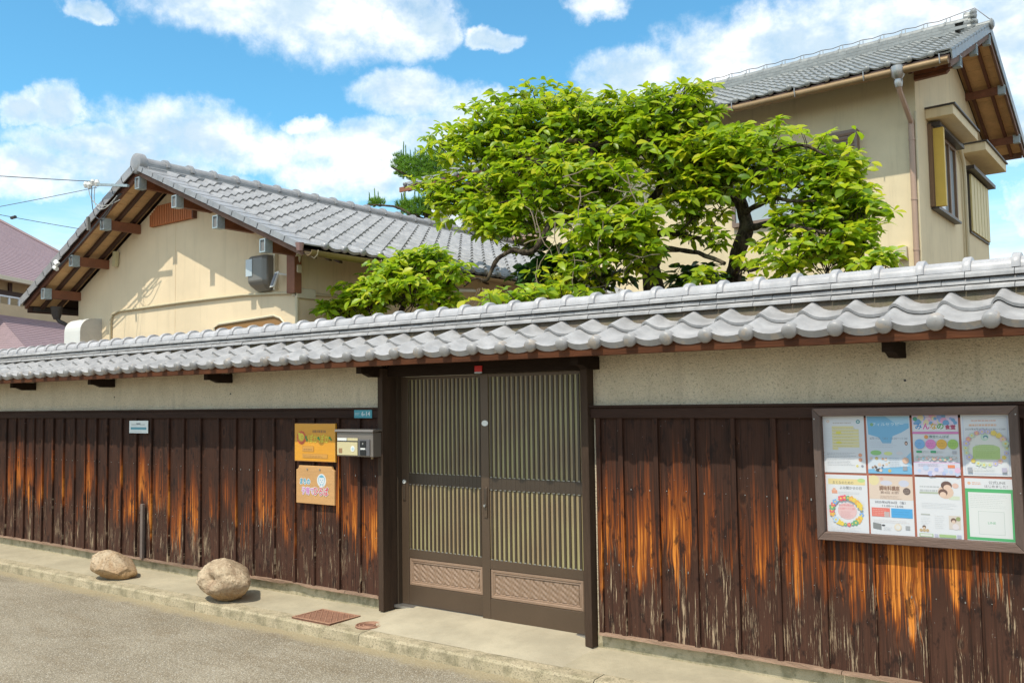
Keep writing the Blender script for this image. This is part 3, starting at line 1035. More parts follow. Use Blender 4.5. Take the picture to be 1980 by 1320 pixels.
# ================================================================== GATE
GATE = thing('sliding_gate', 'bronze double sliding lattice gate with frosted glass set in the street wall', 'gate', (-4.35, 0, 0))
for xa, xb in ((-5.345, -5.290), (-3.405, -3.348)):
    MB().box(xa, xb, -0.058, 0.155, 0.0 if xa > -4 else 0.0, 1.93).build('post', M['postwood'], GATE, loc=(xa, 0, 0), bev=0.003)
MB().box(-5.289, -3.406, 0.0, 0.20, 1.862, 1.950).build('lintel', M['darkwood'], GATE, bev=0.003)
MB().box(-5.289, -3.406, 0.062, 0.20, 0.015, 0.034).build('threshold_rail', M['steel'], GATE)
MB().box(-3.440, -3.407, 0.055, 0.2, 0.034, 1.861).build('side_jamb', M['gatedark'], GATE)
MB().box(-5.289, -5.272, 0.10, 0.2, 0.034, 1.861).build('side_jamb', M['gatedark'], GATE)


def door(name, x0, x1, yf, n, lock_left):
    d = MB()
    t = 0.032
    sw = 0.075
    slx = 0.062
    z0, z1 = 0.036, 1.858
    kz0, kz1 = 0.186, 0.405
    d.box(x0, x0 + sw, yf, yf + t, z0, z1)
    d.box(x1 - slx, x1, yf, yf + t, z0, z1)
    d.box(x0 + sw, x1 - slx, yf + .002, yf + t - .002, z0, kz0)
    d.box(x0 + sw, x1 - slx, yf + .001, yf + t - .002, kz1, 0.472)
    d.box(x0 + sw, x1 - slx, yf + .002, yf + t - .002, 1.835, z1)
    o = d.build(name, M['gate'], GATE, loc=(x0, yf, z0), bev=0.002)
    xa, xb = x0 + sw, x1 - slx
    MB().box(xa, xb, yf + 0.0125, yf + 0.016, 0.472, 1.835).build('glass_pane', M['glass'], o, loc=(xa, yf, 1.1))
    MB().box(xa, xb, yf + 0.0165, yf + 0.026, 0.99, 1.083).build('backing_panel', M['gatedark'], o)
    MB().box(xa, xb, yf + 0.0035, yf + 0.0122, 0.993, 1.080).build('mid_rail', M['gatedark'], o)
    # lattice slats
    pitch = (xb - xa) / n
    sm_ = MB()
    sm_.box(-pitch * .20, pitch * .20, -0.0075, 0.0, 0, 1.360)
    me = sm_.mesh('slat', M['gatedark'])
    tm = MB()
    tm.box(-pitch * .12, pitch * .36, -0.0145, -0.001, 0, 0.004)
    for k in range(n):
        xc = xa + pitch * (k + 0.5)
        place(me, 'slat', Matrix.Translation((xc, yf + 0.0122 - 0.002, 0.4735)), o)
    g = MB()
    for k in range(n):
        xc = xa + pitch * (k + 0.5)
        for z in (0.9885, 1.0815):
            g.box(xc - pitch * .22, xc + pitch * .22, yf - 0.0002, yf + 0.0031, z, z + 0.004)
        g.box(xc - pitch * .22, xc + pitch * .22, yf - 0.0002, yf + 0.0031, 0.4725, 0.479)
    g.build('slat_clips', M['steel'], o, kind='stuff')
    # relief kick panel
    kp = MB()
    x0k, x1k, z0k, z1k = xa + 0.002, xb - 0.002, kz0 + .001, kz1 - .001
    steps = [(0.0, 0.0), (0.006, -0.007), (0.020, -0.007), (0.026, -0.001), (0.034, -0.004), (0.040, 0.003), (0.044, 0.003)]
    yb = yf + 0.010
    rings = []
    for e, dy in steps:
        rings.append([(x0k + e, yb + dy, z0k + e), (x1k - e, yb + dy, z0k + e), (x1k - e, yb + dy, z1k - e), (x0k + e, yb + dy, z1k - e)])
    vs = [p for r_ in rings for p in r_]
    fs = []
    for i in range(len(rings) - 1):
        for k in range(4):
            k2 = (k + 1) % 4
            fs.append((i * 4 + k, i * 4 + k2, i * 4 + 4 + k2, i * 4 + 4 + k))
    kp.add(vs, fs)
    e = 0.044
    X0, X1, Z0, Z1 = x0k + e, x1k - e, z0k + e, z1k - e
    # woven relief: a grid height field
    nu, nv = 90, 20
    vs = []
    for j in range(nv + 1):
        for i in range(nu + 1):
            x = X0 + (X1 - X0) * i / nu
            z = Z0 + (Z1 - Z0) * j / nv
            u = (x - X0) / 0.042
            w_ = (z - Z0) / 0.042
            a = (u + w_ * 1.0) % 1.0
            b2 = (u * 0.5 - w_ * 1.0) % 1.0
            h = 0.006 * abs(math.sin(PI * a)) ** 0.6 + 0.004 * math.cos(2 * PI * b2) * math.sin(2 * PI * u)
            vs.append((x, yb + 0.003 - h, z))
    fs = [(j * (nu + 1) + i, j * (nu + 1) + i + 1, (j + 1) * (nu + 1) + i + 1, (j + 1) * (nu + 1) + i) for j in range(nv) for i in range(nu)]
    kp.add(vs, fs, 0, True)
    kp.build('kick_panel', M['kick'], o, loc=(x0k, yb, z0k))
    return o


dl = door('door', -5.290 + 0.018, -4.372, 0.140, 18, False)
dr = door('door', -4.402, -3.441, 0.092, 19, True)
# pull plate with lock on the right door, flush pull on the left
g = MB()
g.box(-4.374, -4.341, 0.084, 0.092, 0.782, 1.008)
g.box(-4.369, -4.346, 0.081, 0.0845, 0.86, 1.0, 1)
g.tube([(-4.357, 0.068, 0.872), (-4.357, 0.084, 0.872)], 0.0105, 12, 2)
g.build('handle_plate', [M['gate'], M['gatedark'], M['steel']], dr, loc=(-4.357, 0.09, 0.8), bev=0.0015)
g = MB()
g.box(-5.253, -5.226, 0.132, 0.140, 0.86, 0.985)
g.box(-5.247, -5.232, 0.129, 0.133, 0.865, 0.98, 1)
g.build('handle_plate', [M['gate'], M['gatedark']], dl, bev=0.0015)
g = MB()
g.tube([(-5.238, 0.131, 1.010), (-5.238, 0.140, 1.010)], 0.016, 14, 0)
g.box(-5.243, -5.2385, 0.1295, 0.132, 1.006, 1.014, 1)
tag(g.build('latch_sticker', [M['white'], M['black']], None, loc=(-5.238, 0.138, 1.01)), 'small round white sticker above the pull on left gate stile', 'sticker')
g = MB()
pts = [(-4.357 + 0.031 * math.cos(a), 0.0905, 1.487 + 0.0215 * math.sin(a)) for a in [2 * PI * k / 20 for k in range(20)]]
g.prism(pts, (0, -0.003, 0))
tag(g.build('oval_sticker', M['white'], None, loc=(-4.357, 0.09, 1.487)), 'white oval sticker high on the middle stile of the gate', 'sticker')
g = MB()
g.box(-4.372, -4.303, -0.008, 0.0, 1.873, 1.905, 0)
g.box(-4.372, -4.303, -0.0085, 0.0, 1.862, 1.872, 1)
g.box(-4.372, -4.303, -0.008, 0.0, 1.906, 1.918, 0)
tag(g.build('alarm_sticker', [M['red'], M['steel']], None, loc=(-4.34, 0, 1.88)), 'small red square tag fixed to the lintel over the gate', 'sticker')


# ================================================================== PRINT HELPERS
class Sheet:
    """thin printed sheet in the x-z plane facing -y; (u,v) run 0..1 from the top left"""

    def __init__(s, name, label, cat, x, z, w, h, y, tilt=0.0, t=0.0012, base=(0.60, 0.61, 0.635), group=None, mat=None):
        s.w, s.h = w, h
        s.mat = Matrix.Translation((x, y, z)) @ Matrix.Rotation(-tilt, 4, 'Y')
        g = MB().box(0, w, 0, t, -h, 0)
        s.o = g.build(name, mat or simple('sheet_paper', base, 0.35, 0, 0.03), None, mat=s.mat)
        tag(s.o, label, cat, group)
        s.g = MB()
        s.mats = []
        s.layer = 0

    def mi(s, c):
        m_ = pc(c)
        if m_ not in s.mats:
            s.mats.append(m_)
        return s.mats.index(m_)

    def y(s):
        s.layer += 1
        return -0.0003 - 0.00006 * s.layer

    def rect(s, u0, v0, u1, v1, c):
        y = s.y()
        s.g.add([(u0 * s.w, y, -v1 * s.h), (u1 * s.w, y, -v1 * s.h), (u1 * s.w, y, -v0 * s.h), (u0 * s.w, y, -v0 * s.h)], [(0, 1, 2, 3)], s.mi(c))

    def poly(s, pts, c):
        y = s.y()
        s.g.add([(u * s.w, y, -v * s.h) for u, v in pts], [tuple(range(len(pts)))], s.mi(c))

    def disc(s, u, v, r, c, ry=None, n=14):
        y = s.y()
        ry = ry or r
        s.g.add([(u * s.w + r * s.w * math.cos(2 * PI * k / n), y, -v * s.h + ry * s.w * math.sin(2 * PI * k / n)) for k in range(n)], [tuple(range(n))], s.mi(c))

    def flower(s, u, v, r, c, c2=(0.8, 0.6, 0.1)):
        for k in range(5):
            a = 2 * PI * k / 5
            s.disc(u + r * .6 * math.cos(a), v + r * .6 * math.sin(a) * s.w / s.h, r * .5, c, n=7)
        s.disc(u, v, r * .35, c2, n=7)

    def text(s, body, u, v, size, c, width=None, slant=0.0, bold=0.0):
        me = text_mesh(body, size * s.h)
        if not len(me.vertices):
            return
        xs = [q.co.x for q in me.vertices]
        wd = max(xs) - min(xs)
        k = (width * s.w / wd) if width else 1.0
        reps = [(0, 0)] if not bold else [(0, 0), (bold, 0), (-bold, 0), (0, bold), (0, -bold)]
        for bx, bz in reps:
            y = s.y()
            s.g.add([(u * s.w + (q.co.x) * k + slant * q.co.y + bx * s.h, y, -v * s.h + q.co.y + bz * s.h) for q in me.vertices], [tuple(p.vertices) for p in me.polygons], s.mi(c))
        bpy.data.meshes.remove(me)

    def lines(s, u0, u1, v0, v1, n, c, th=0.004, seed=1):
        r = random.Random(seed)
        y = s.y()
        k = s.mi(c)
        for i in range(n):
            v = v0 + (v1 - v0) * (i + .5) / n
            u = u0
            end = u1 - r.random() * (u1 - u0) * .25
            while u < end:
                l = r.uniform(.02, .07)
                ue = min(u + l, end)
                s.g.add([(u * s.w, y, -(v + th) * s.h), (ue * s.w, y, -(v + th) * s.h), (ue * s.w, y, -v * s.h), (u * s.w, y, -v * s.h)], [(0, 1, 2, 3)], k)
                u = ue + .012

    def done(s, name='printing'):
        if s.g.v:
            me = bpy.data.meshes.new(name)
            me.from_pydata(s.g.v, [], s.g.f)
            for m_ in s.mats:
                me.materials.append(m_)
            me.polygons.foreach_set('material_index', s.g.mi)
            me.update()
            o = place(me, name, s.mat, s.o)
            o['kind'] = 'stuff'


# ================================================================== NOTICE BOARD AND POSTERS
TL = 0.0093
NB = thing('notice_board', 'weathered timber framed notice board screwed to the right of the dark boards', 'notice board', (-1.29, -0.05, 0.86))
BX0, BX1, BZ0, BZ1 = -1.815, -0.762, 0.838, 1.584
bm_ = Matrix.Translation((BX0, 0, BZ1)) @ Matrix.Rotation(-TL, 4, 'Y') @ Matrix.Translation((-BX0, 0, -BZ1))
WB = BX1 - BX0
fw, fb = 0.045, 0.047
yA, yB = -0.078, -0.026
for nm, poly in (('top', [(BX0, BZ1), (BX1, BZ1), (BX1 - fw, BZ1 - fw), (BX0 + fw, BZ1 - fw)]),
                 ('bottom', [(BX0, BZ0), (BX1, BZ0), (BX1 - fw, BZ0 + fb), (BX0 + fw, BZ0 + fb)]),
                 ('left', [(BX0, BZ0), (BX0 + fw - .0008, BZ0 + fb), (BX0 + fw - .0008, BZ1 - fw), (BX0, BZ1)]),
                 ('right', [(BX1, BZ0), (BX1 - fw + .0008, BZ0 + fb), (BX1 - fw + .0008, BZ1 - fw), (BX1, BZ1)])):
    g = MB()
    yy = yA if nm in ('top', 'bottom') else yA + 0.0008
    g.prism([(a, yy, b_) for a, b_ in poly], (0, yB - yA, 0))
    g.v = [tuple(bm_ @ Vector(p)) for p in g.v]
    g.build('frame_member', M['greywood'] if nm in ('top', 'bottom') else M['greywoodv'], NB, loc=(poly[0][0], 0, poly[0][1]), bev=0.003)
g = MB().box(BX0 + .02, BX1 - .02, -0.034, -0.027, BZ0 + .02, BZ1 - .02)
g.v = [tuple(bm_ @ Vector(p)) for p in g.v]
g.build('backboard', M['boardback'], NB)
for x, z in ((BX0 + .012, BZ1 - .06), (BX0 + .012, 1.2), (BX1 - .01, BZ1 - .045), (BX1 - .008, 1.14)):
    p = bm_ @ Vector((x, -0.081, z))
    MB().tube([p, p + Vector((0, 0.006, 0))], 0.0035, 8).build('screw', M['steel'], NB)

PW, PH = 0.231, 0.322


def poster(c, r, label, dx=0.0):
    x = -1.768 + 0.2432 * c + dx
    z = 1.541 - 0.334 * r
    q = bm_ @ Vector((x, 0, z))
    return Sheet('poster', label, 'poster', q.x, q.z, PW, PH, -0.0375, TL + (0.006 if r else 0) * (-1), group='posters in the notice board')


p = poster(0, 0, 'white timetable poster with pale yellow table, top left of the notice board')
p.lines(.25, .72, .10, .14, 1, (0.55, 0.5, 0.45), .022, 3)
p.disc(.13, .1, .035, (0.75, 0.5, 0.35)); p.disc(.13, .1, .02, (0.74, 0.75, 0.76))
p.disc(.86, .11, .05, (0.10, 0.33, 0.36)); p.disc(.86, .11, .022, (0.6, 0.7, 0.7))
for i in range(7):
    p.rect(.22, .185 + i * .054, .87 - (.12 if i == 0 else 0), .232 + i * .054, (0.78, 0.70, 0.36))
p.rect(.22, .56, .36, .60, (0.78, 0.70, 0.36))
for u, v in ((.38, .30), (.38, .475)):
    p.disc(u, v, .07, (0.80, 0.72, 0.10), .035)
p.lines(.26, .82, .2, .56, 7, (0.45, 0.4, 0.2), .004, 3); p.lines(.06, .2, .2, .56, 8, (0.6, 0.62, 0.64), .004, 9)
p.lines(.08, .8, .64, .88, 9, (0.25, 0.27, 0.3), .004, 4)
for v in (.69, .77):
    p.disc(.88, v, .045, (0.80, 0.36, 0.22))
p.disc(.80, .88, .03, (0.75, 0.65, 0.2)); p.disc(.92, .88, .03, (0.3, 0.3, 0.35))
p.done()
p = poster(1, 0, 'blue sky poster about film therapy, second in the top row')
p.rect(0, 0, 1, 1, (0.62, 0.69, 0.77))
p.poly([(.02, .02), (.98, .02), (.98, .22), (.8, .3), (.6, .36), (.56, .48), (.36, .48), (.28, .38), (.04, .33)], (0.17, 0.45, 0.70))
p.poly([(.45, .02), (.98, .02), (.98, .14), (.7, .16)], (0.36, 0.60, 0.78))
p.poly([(0, .93), (1, .86), (1, 1), (0, 1)], (0.17, 0.45, 0.70)); p.poly([(.8, .78), (1, .62), (1, .9)], (0.30, 0.55, 0.76))
p.text('フィルセラピー', .5, .16, .065, (0.75, 0.85, 0.88), .72)
p.disc(.13, .16, .04, (0.2, 0.4, 0.2)); p.text('6月17日（火）10:30～11:30', .5, .40, .045, (0.20, 0.22, 0.30), .86)
p.lines(.08, .7, .44, .56, 4, (0.45, 0.46, 0.52), .004, 2)
p.disc(.90, .48, .035, (0.12, 0.06, 0.05), .05); p.disc(.90, .485, .02, (0.75, 0.5, 0.4), .03)
p.disc(.2, .645, .13, (0.28, 0.58, 0.20), .06); p.disc(.48, .655, .1, (0.68, 0.75, 0.30), .045); p.disc(.74, .65, .08, (0.7, 0.68, 0.72), .04)
rr = random.Random(11)
for k in range(22):
    p.disc(rr.uniform(.08, .5), rr.uniform(.72, .95), rr.uniform(.015, .045), rr.choice([(0.1, 0.08, 0.07), (0.6, 0.35, 0.22), (0.3, 0.2, 0.15), (0.75, 0.6, 0.5), (0.08, 0.2, 0.4), (0.6, 0.45, 0.15)]), n=7)
p.disc(.87, .77, .075, (0.72, 0.46, 0.34)); p.lines(.5, .78, .72, .9, 6, (0.15, 0.2, 0.3), .004, 6)
p.rect(.80, .87, .9, .94, (0.3, 0.33, 0.38))
p.done()
p = poster(2, 0, 'bright poster headed minna no shokudo with four coloured circles')
p.rect(0, 0, 1, .17, (0.68, 0.60, 0.78)); rr = random.Random(5)
for k in range(26):
    p.disc(rr.uniform(.03, .97), rr.uniform(.02, .15), rr.uniform(.03, .08), rr.choice([(0.75, 0.35, 0.55), (0.30, 0.40, 0.78), (0.15, 0.35, 0.6), (0.8, 0.6, 0.7), (0.2, 0.55, 0.45), (0.75, 0.65, 0.4)]), n=7)
p.disc(.07, .07, .05, (0.05, 0.35, 0.22))
p.rect(0.02, .175, .98, .28, (0.75, 0.74, 0.76))
for ch, u, c in (('み', .14, (0.02, 0.25, 0.60)), ('ん', .31, (0.72, 0.06, 0.38)), ('な', .47, (0.72, 0.42, 0.03)), ('の', .62, (0.10, 0.42, 0.08))):
    p.text(ch, u, .2, .12, c, .14, bold=.003)
p.text('食堂', .83, .215, .08, (0.45, 0.03, 0.12), .22, bold=.003)
p.rect(0, .285, 1, .32, (0.72, 0.20, 0.50))
p.disc(.3, .37, .045, (0.78, 0.33, 0.08)); p.text('教室たんぽぽ', .58, .37, .05, (0.02, 0.18, 0.15), .42)
for u, c in ((.15, (0.20, 0.45, 0.78)), (.39, (0.78, 0.25, 0.58)), (.63, (0.82, 0.46, 0.06)), (.87, (0.35, 0.58, 0.12))):
    p.disc(u, .49, .115, c)
    p.lines(u - .07, u + .08, .46, .53, 3, tuple(q * .5 for q in c), .005, int(u * 100))
for u in (.07, .38):
    p.rect(u, .60, u + .12, .635, (0.03, 0.38, 0.16)); p.lines(u + .14, u + .28, .6, .64, 2, (0.3, 0.35, 0.35), .004, 8)
p.rect(.85, .6, .94, .65, (0.45, 0.45, 0.5))
for k in range(30):
    p.disc(.06 + .03 * k, .72 + rr.uniform(-.02, .03), rr.uniform(.02, .035), rr.choice([(0.4, 0.6, 0.75), (0.6, 0.62, 0.66), (0.75, 0.45, 0.42), (0.3, 0.55, 0.5), (0.75, 0.6, 0.4)]), n=6)
    p.disc(.06 + .03 * k, .695 + rr.uniform(-.01, .02), .014, (0.66, 0.56, 0.5), n=6)
p.rect(0, .79, 1, .80, (0.72, 0.35, 0.58)); p.rect(0, .80, 1, 1, (0.64, 0.63, 0.76))
for k in range(16):
    p.disc(rr.uniform(.03, .97), rr.uniform(.88, .98), rr.uniform(.03, .07), rr.choice([(0.45, 0.5, 0.78), (0.75, 0.5, 0.68), (0.5, 0.6, 0.8), (0.7, 0.65, 0.8)]), n=7)
p.rect(.74, .83, .89, .88, (0.78, 0.24, 0.10)); p.lines(.1, .6, .81, .86, 3, (0.4, 0.35, 0.5), .004, 12)
p.done()
p = poster(3, 0, 'pale lilac poster with flower wreath round green panel, top right of the board')
p.rect(.04, .03, .96, .97, (0.56, 0.62, 0.78)); p.rect(.055, .04, .945, .96, (0.72, 0.74, 0.77))
p.lines(.22, .82, .07, .12, 1, (0.72, 0.46, 0.38), .022, 5); p.lines(.17, .88, .135, .19, 1, (0.75, 0.46, 0.32), .032, 6)
p.text('2025年6月25日(水)10:30～12:00', .5, .245, .04, (0.08, 0.08, 0.10), .82)
p.disc(.5, .55, .40, (0.74, 0.73, 0.69), .36, 24)
p.rect(.22, .55, .78, .73, (0.45, 0.60, 0.22)); p.disc(.5, .55, .28, (0.48, 0.63, 0.26), .08, 18)
p.disc(.48, .37, .085, (0.52, 0.68, 0.55)); p.disc(.5, .37, .05, (0.05, 0.22, 0.30), .035); p.disc(.5, .385, .03, (0.7, 0.72, 0.7))
p.lines(.28, .7, .48, .7, 7, (0.22, 0.36, 0.12), .004, 8)
rr = random.Random(8)
for k in range(22):
    a = 2 * PI * k / 22
    p.flower(.5 + .42 * math.cos(a), .55 + .27 * math.sin(a), rr.uniform(.045, .075), rr.choice([(0.78, 0.36, 0.34), (0.80, 0.60, 0.12), (0.25, 0.42, 0.75), (0.6, 0.7, 0.5), (0.78, 0.5, 0.45), (0.55, 0.5, 0.72)]))
p.rect(.1, .86, .2, .93, (0.35, 0.37, 0.42)); p.rect(.8, .86, .9, .93, (0.5, 0.47, 0.6)); p.lines(.24, .76, .86, .93, 3, (0.35, 0.42, 0.4), .004, 6)
p.done()
p = poster(0, 1, 'white poster with yellow heading and wreath of flowers, bottom left of the board', .003)
p.rect(.06, .07, .95, .17, (0.78, 0.64, 0.30)); p.disc(.86, .09, .09, (0.48, 0.66, 0.26), .05)
p.text('おとなのための', .42, .14, .06, (0.10, 0.08, 0.08), .5); p.text('よみ聞かせの日', .6, .23, .06, (0.10, 0.10, 0.12), .52)
p.poly([(.14, .27), (.27, .27), (.28, .33), (.14, .33)], (0.76, 0.34, 0.22)); p.disc(.2, .26, .04, (0.78, 0.42, 0.30)); p.lines(.3, .9, .29, .34, 2, (0.5, 0.5, 0.52), .004, 5)
p.disc(.5, .63, .23, (0.76, 0.50, 0.50), .2, 20)
p.text('2025年6月22日', .48, .53, .04, (0.6, 0.04, 0.08), .36); p.text('11:00～11:30', .48, .59, .05, (0.7, 0.1, 0.15), .38)
p.lines(.34, .64, .63, .75, 6, (0.5, 0.2, 0.22), .004, 5)
rr = random.Random(21)
for k in range(26):
    a = 2 * PI * k / 26
    p.flower(.49 + .36 * math.cos(a), .63 + .235 * math.sin(a), rr.uniform(.04, .075), rr.choice([(0.78, 0.12, 0.16), (0.82, 0.60, 0.06), (0.20, 0.40, 0.75), (0.8, 0.42, 0.08), (0.15, 0.4, 0.2), (0.5, 0.65, 0.8)]))
p.lines(.1, .9, .90, .98, 3, (0.5, 0.5, 0.52), .004, 7)
p.done()
p = poster(1, 1, 'peach seasoning class poster with red and blue boxes, bottom row')
p.rect(0, 0, 1, .40, (0.72, 0.58, 0.48)); p.disc(.12, .08, .12, (0.76, 0.66, 0.36)); p.disc(.8, .12, .12, (0.58, 0.60, 0.72), .08); p.disc(.4, .12, .14, (0.62, 0.62, 0.72), .06)
p.disc(.3, .05, .04, (0.74, 0.45, 0.35))
p.text('調味料講座', .47, .215, .085, (0.26, 0.13, 0.08), .46, bold=.002); p.text('第4回 お酢', .47, .285, .05, (0.25, 0.15, 0.12), .42)
p.disc(.86, .25, .085, (0.14, 0.09, 0.08)); p.lines(.8, .92, .22, .29, 3, (0.6, 0.5, 0.4), .004, 4); p.lines(.25, .75, .33, .39, 3, (0.4, 0.25, 0.2), .004, 5)
p.text('2025年6月26日（金）', .5, .45, .048, (0.08, 0.08, 0.12), .70); p.text('11:00～12:00', .52, .51, .048, (0.08, 0.08, 0.12), .48)
p.rect(.04, .545, .46, .695, (0.74, 0.17, 0.13)); p.rect(.33, .61, .45, .695, (0.5, 0.42, 0.42)); p.rect(.49, .545, .97, .70, (0.05, 0.36, 0.72))
p.lines(.07, .4, .56, .68, 4, (0.78, 0.6, 0.55), .004, 3); p.lines(.53, .9, .58, .66, 2, (0.03, 0.2, 0.4), .004, 3)
p.poly([(.06, .80), (.25, .82), (.25, .92), (.06, .9)], (0.22, 0.23, 0.23)); p.disc(.3, .84, .04, (0.05, 0.05, 0.06), .02); p.lines(.3, .5, .86, .93, 3, (0.4, 0.4, 0.42), .004, 4)
p.disc(.63, .86, .085, (0.76, 0.66, 0.52)); p.disc(.63, .86, .05, (0.73, 0.72, 0.70)); p.rect(.80, .83, .9, .9, (0.35, 0.36, 0.38)); p.lines(.08, .92, .74, .8, 2, (0.62, 0.5, 0.5), .004, 9)
p.done()
p = poster(2, 1, 'mostly white poster with photo of two people, third in the bottom row')
p.lines(.1, .56, .125, .17, 1, (0.50, 0.52, 0.54), .025, 4); p.lines(.1, .54, .185, .23, 1, (0.48, 0.50, 0.52), .03, 8)
p.rect(.09, .245, .5, .275, (0.42, 0.48, 0.36)); p.rect(.72, .3, .95, .36, (0.62, 0.68, 0.52))
p.disc(.66, .24, .17, (0.72, 0.52, 0.40), .15); p.disc(.68, .13, .12, (0.13, 0.06, 0.045), .10); p.disc(.70, .17, .085, (0.76, 0.54, 0.42), .075)
p.disc(.60, .25, .10, (0.15, 0.07, 0.05), .085); p.disc(.60, .28, .07, (0.77, 0.56, 0.44), .06); p.disc(.87, .13, .07, (0.74, 0.50, 0.42), .06)
p.lines(.12, .9, .42, .52, 4, (0.62, 0.64, 0.66), .004, 3); p.rect(.1, .61, .3, .632, (0.45, 0.47, 0.44)); p.lines(.1, .3, .66, .8, 5, (0.6, 0.62, 0.63), .004, 7); p.lines(.4, .62, .62, .85, 7, (0.58, 0.6, 0.6), .004, 7)
p.rect(.70, .62, .95, .84, (0.66, 0.58, 0.52)); p.disc(.80, .7, .06, (0.15, 0.08, 0.06)); p.disc(.80, .72, .04, (0.7, 0.52, 0.42)); p.disc(.90, .67, .05, (0.28, 0.33, 0.12)); p.disc(.84, .8, .07, (0.72, 0.66, 0.68))
p.disc(.16, .83, .04, (0.14, 0.08, 0.05)); p.disc(.16, .85, .03, (0.7, 0.5, 0.35)); 
for u in (.09, .16, .23):
    p.disc(u, .885, .035, (0.55, 0.40, 0.22))
p.rect(.05, .935, .35, .99, (0.40, 0.55, 0.28)); p.rect(.07, .945, .33, .98, (0.7, 0.72, 0.68)); p.rect(.38, .935, .46, .985, (0.5, 0.5, 0.6)); p.rect(.48, .935, .84, .985, (0.36, 0.52, 0.22)); p.rect(.86, .93, .95, .985, (0.45, 0.45, 0.55))
p.done()
p = poster(3, 1, 'white poster with thick green border announcing an official chat account', .004)
p.disc(.09, .08, .035, (0.78, 0.45, 0.3)); p.lines(.15, .38, .05, .10, 2, (0.74, 0.42, 0.3), .012, 2)
p.text('公式LINE', .66, .065, .055, (0.14, 0.14, 0.15), .34); p.text('はじめました！', .66, .125, .05, (0.14, 0.14, 0.15), .46)
p.rect(.0, .165, .99, .99, (0.06, 0.42, 0.14)); p.rect(.06, .225, .93, .945, (0.72, 0.74, 0.73))
p.lines(.1, .88, .25, .48, 8, (0.42, 0.46, 0.45), .004, 3)
p.rect(.25, .525, .78, .895, (0.42, 0.50, 0.46)); p.rect(.257, .53, .773, .89, (0.70, 0.72, 0.71))
p.text('LINE', .52, .71, .05, (0.10, 0.42, 0.2), .16)
p.done()

# ================================================================== SIGNS ON THE BOARDS
s = Sheet('shop_sign', 'square orange lacquered sign with yellow hiragana and red flower', 'sign', -6.362, 1.484, 0.514, 0.324, -0.052, 0.0, 0.018, mat=M['orangewood'])
s.rect(0, 0, 1, .012, (0.42, 0.17, 0.02)); s.rect(0, .985, 1, 1, (0.42, 0.17, 0.02)); s.rect(.988, 0, 1, 1, (0.72, 0.38, 0.05))
s.lines(.45, .80, .13, .22, 1, (0.36, 0.16, 0.02), .07, 7)
for k in range(12):
    a = 2 * PI * k / 12
    s.disc(.17 + .088 * math.cos(a), .38 + .145 * math.sin(a), .033, (0.72, 0.10, 0.015), .026, 8)
s.disc(.165, .38, .085, (0.78, 0.33, 0.02), .075)
s.disc(.17, .36, .066, (0.82, 0.66, 0.04), .062); s.disc(.115, .285, .03, (0.82, 0.66, 0.04), .025)
s.disc(.19, .37, .03, (0.62, 0.42, 0.02), .03); s.disc(.19, .37, .018, (0.82, 0.66, 0.04), .018)
s.disc(.285, .37, .022, (0.02, 0.26, 0.04), .03); s.disc(.31, .44, .02, (0.02, 0.26, 0.04), .024)
s.text('ぽか', .465, .42, .24, (0.84, 0.66, 0.03), .235, bold=.007); s.text('ぽか', .74, .42, .24, (0.84, 0.66, 0.03), .235, bold=.007)
s.disc(.595, .385, .026, (0.03, 0.30, 0.04), .024, 8); s.disc(.62, .42, .018, (0.03, 0.30, 0.04), .018, 8)
s.disc(.87, .375, .024, (0.03, 0.30, 0.04), .022, 8); s.disc(.90, .42, .018, (0.03, 0.30, 0.04), .018, 8)
s.rect(.2, .60, .48, .74, (0.56, 0.24, 0.02)); s.rect(.21, .61, .47, .73, (0.68, 0.32, 0.03)); s.lines(.23, .45, .64, .7, 1, (0.4, 0.18, 0.02), .035, 3)
s.rect(.2, .80, .82, .91, (0.56, 0.24, 0.02)); s.rect(.205, .81, .815, .90, (0.68, 0.32, 0.03)); s.lines(.22, .78, .83, .89, 2, (0.4, 0.18, 0.02), .015, 2)
s.done('lettering')
# wooden plaque with clipped upper corners
PX0, PX1, PZ0, PZ1 = -6.350, -5.866, 0.800, 1.122
cr_ = 0.034
pts = []
for cx, cz, a0 in ((PX0, PZ1, -90), (PX1, PZ1, 180)):
    arc = []
    for k in range(7):
        a = R(a0 + 90 * k / 6) if cx == PX0 else R(180 + 90 * k / 6)
        arc.append((cx + cr_ * math.cos(a), cz + cr_ * math.sin(a)))
    pts.append(arc)
poly = [(PX0, PZ0)] + pts[0] + pts[1] + [(PX1, PZ0)]
g = MB().prism([(a, -0.046, b_) for a, b_ in poly], (0, 0.020, 0))
pl = g.build('wooden_plaque', M['pinewood'], None, loc=(PX0, -0.03, PZ0), bev=0.002)
tag(pl, 'pale wooden plaque with rounded notched corners below the orange sign', 'sign')
s = Sheet.__new__(Sheet)
s.w, s.h = PX1 - PX0, PZ1 - PZ0
s.mat = Matrix.Translation((PX0, -0.0462, PZ1))
s.o = pl
s.g = MB()
s.mats = []
s.layer = 0
s.disc(.67, .375, .118, (0.74, 0.76, 0.76), .118, 20); s.disc(.67, .36, .085, (0.12, 0.42, 0.58), .085, 18); s.disc(.67, .365, .074, (0.72, 0.75, 0.76), .074, 18)
s.poly([(.60, .27), (.67, .225), (.74, .27), (.70, .30), (.64, .30)], (0.12, 0.42, 0.58))
s.disc(.645, .36, .009, (0.10, 0.38, 0.55)); s.disc(.70, .36, .009, (0.10, 0.38, 0.55)); s.disc(.672, .41, .02, (0.10, 0.38, 0.55), .007)
s.rect(.63, .47, .645, .52, (0.12, 0.42, 0.58)); s.rect(.70, .47, .715, .52, (0.12, 0.42, 0.58))
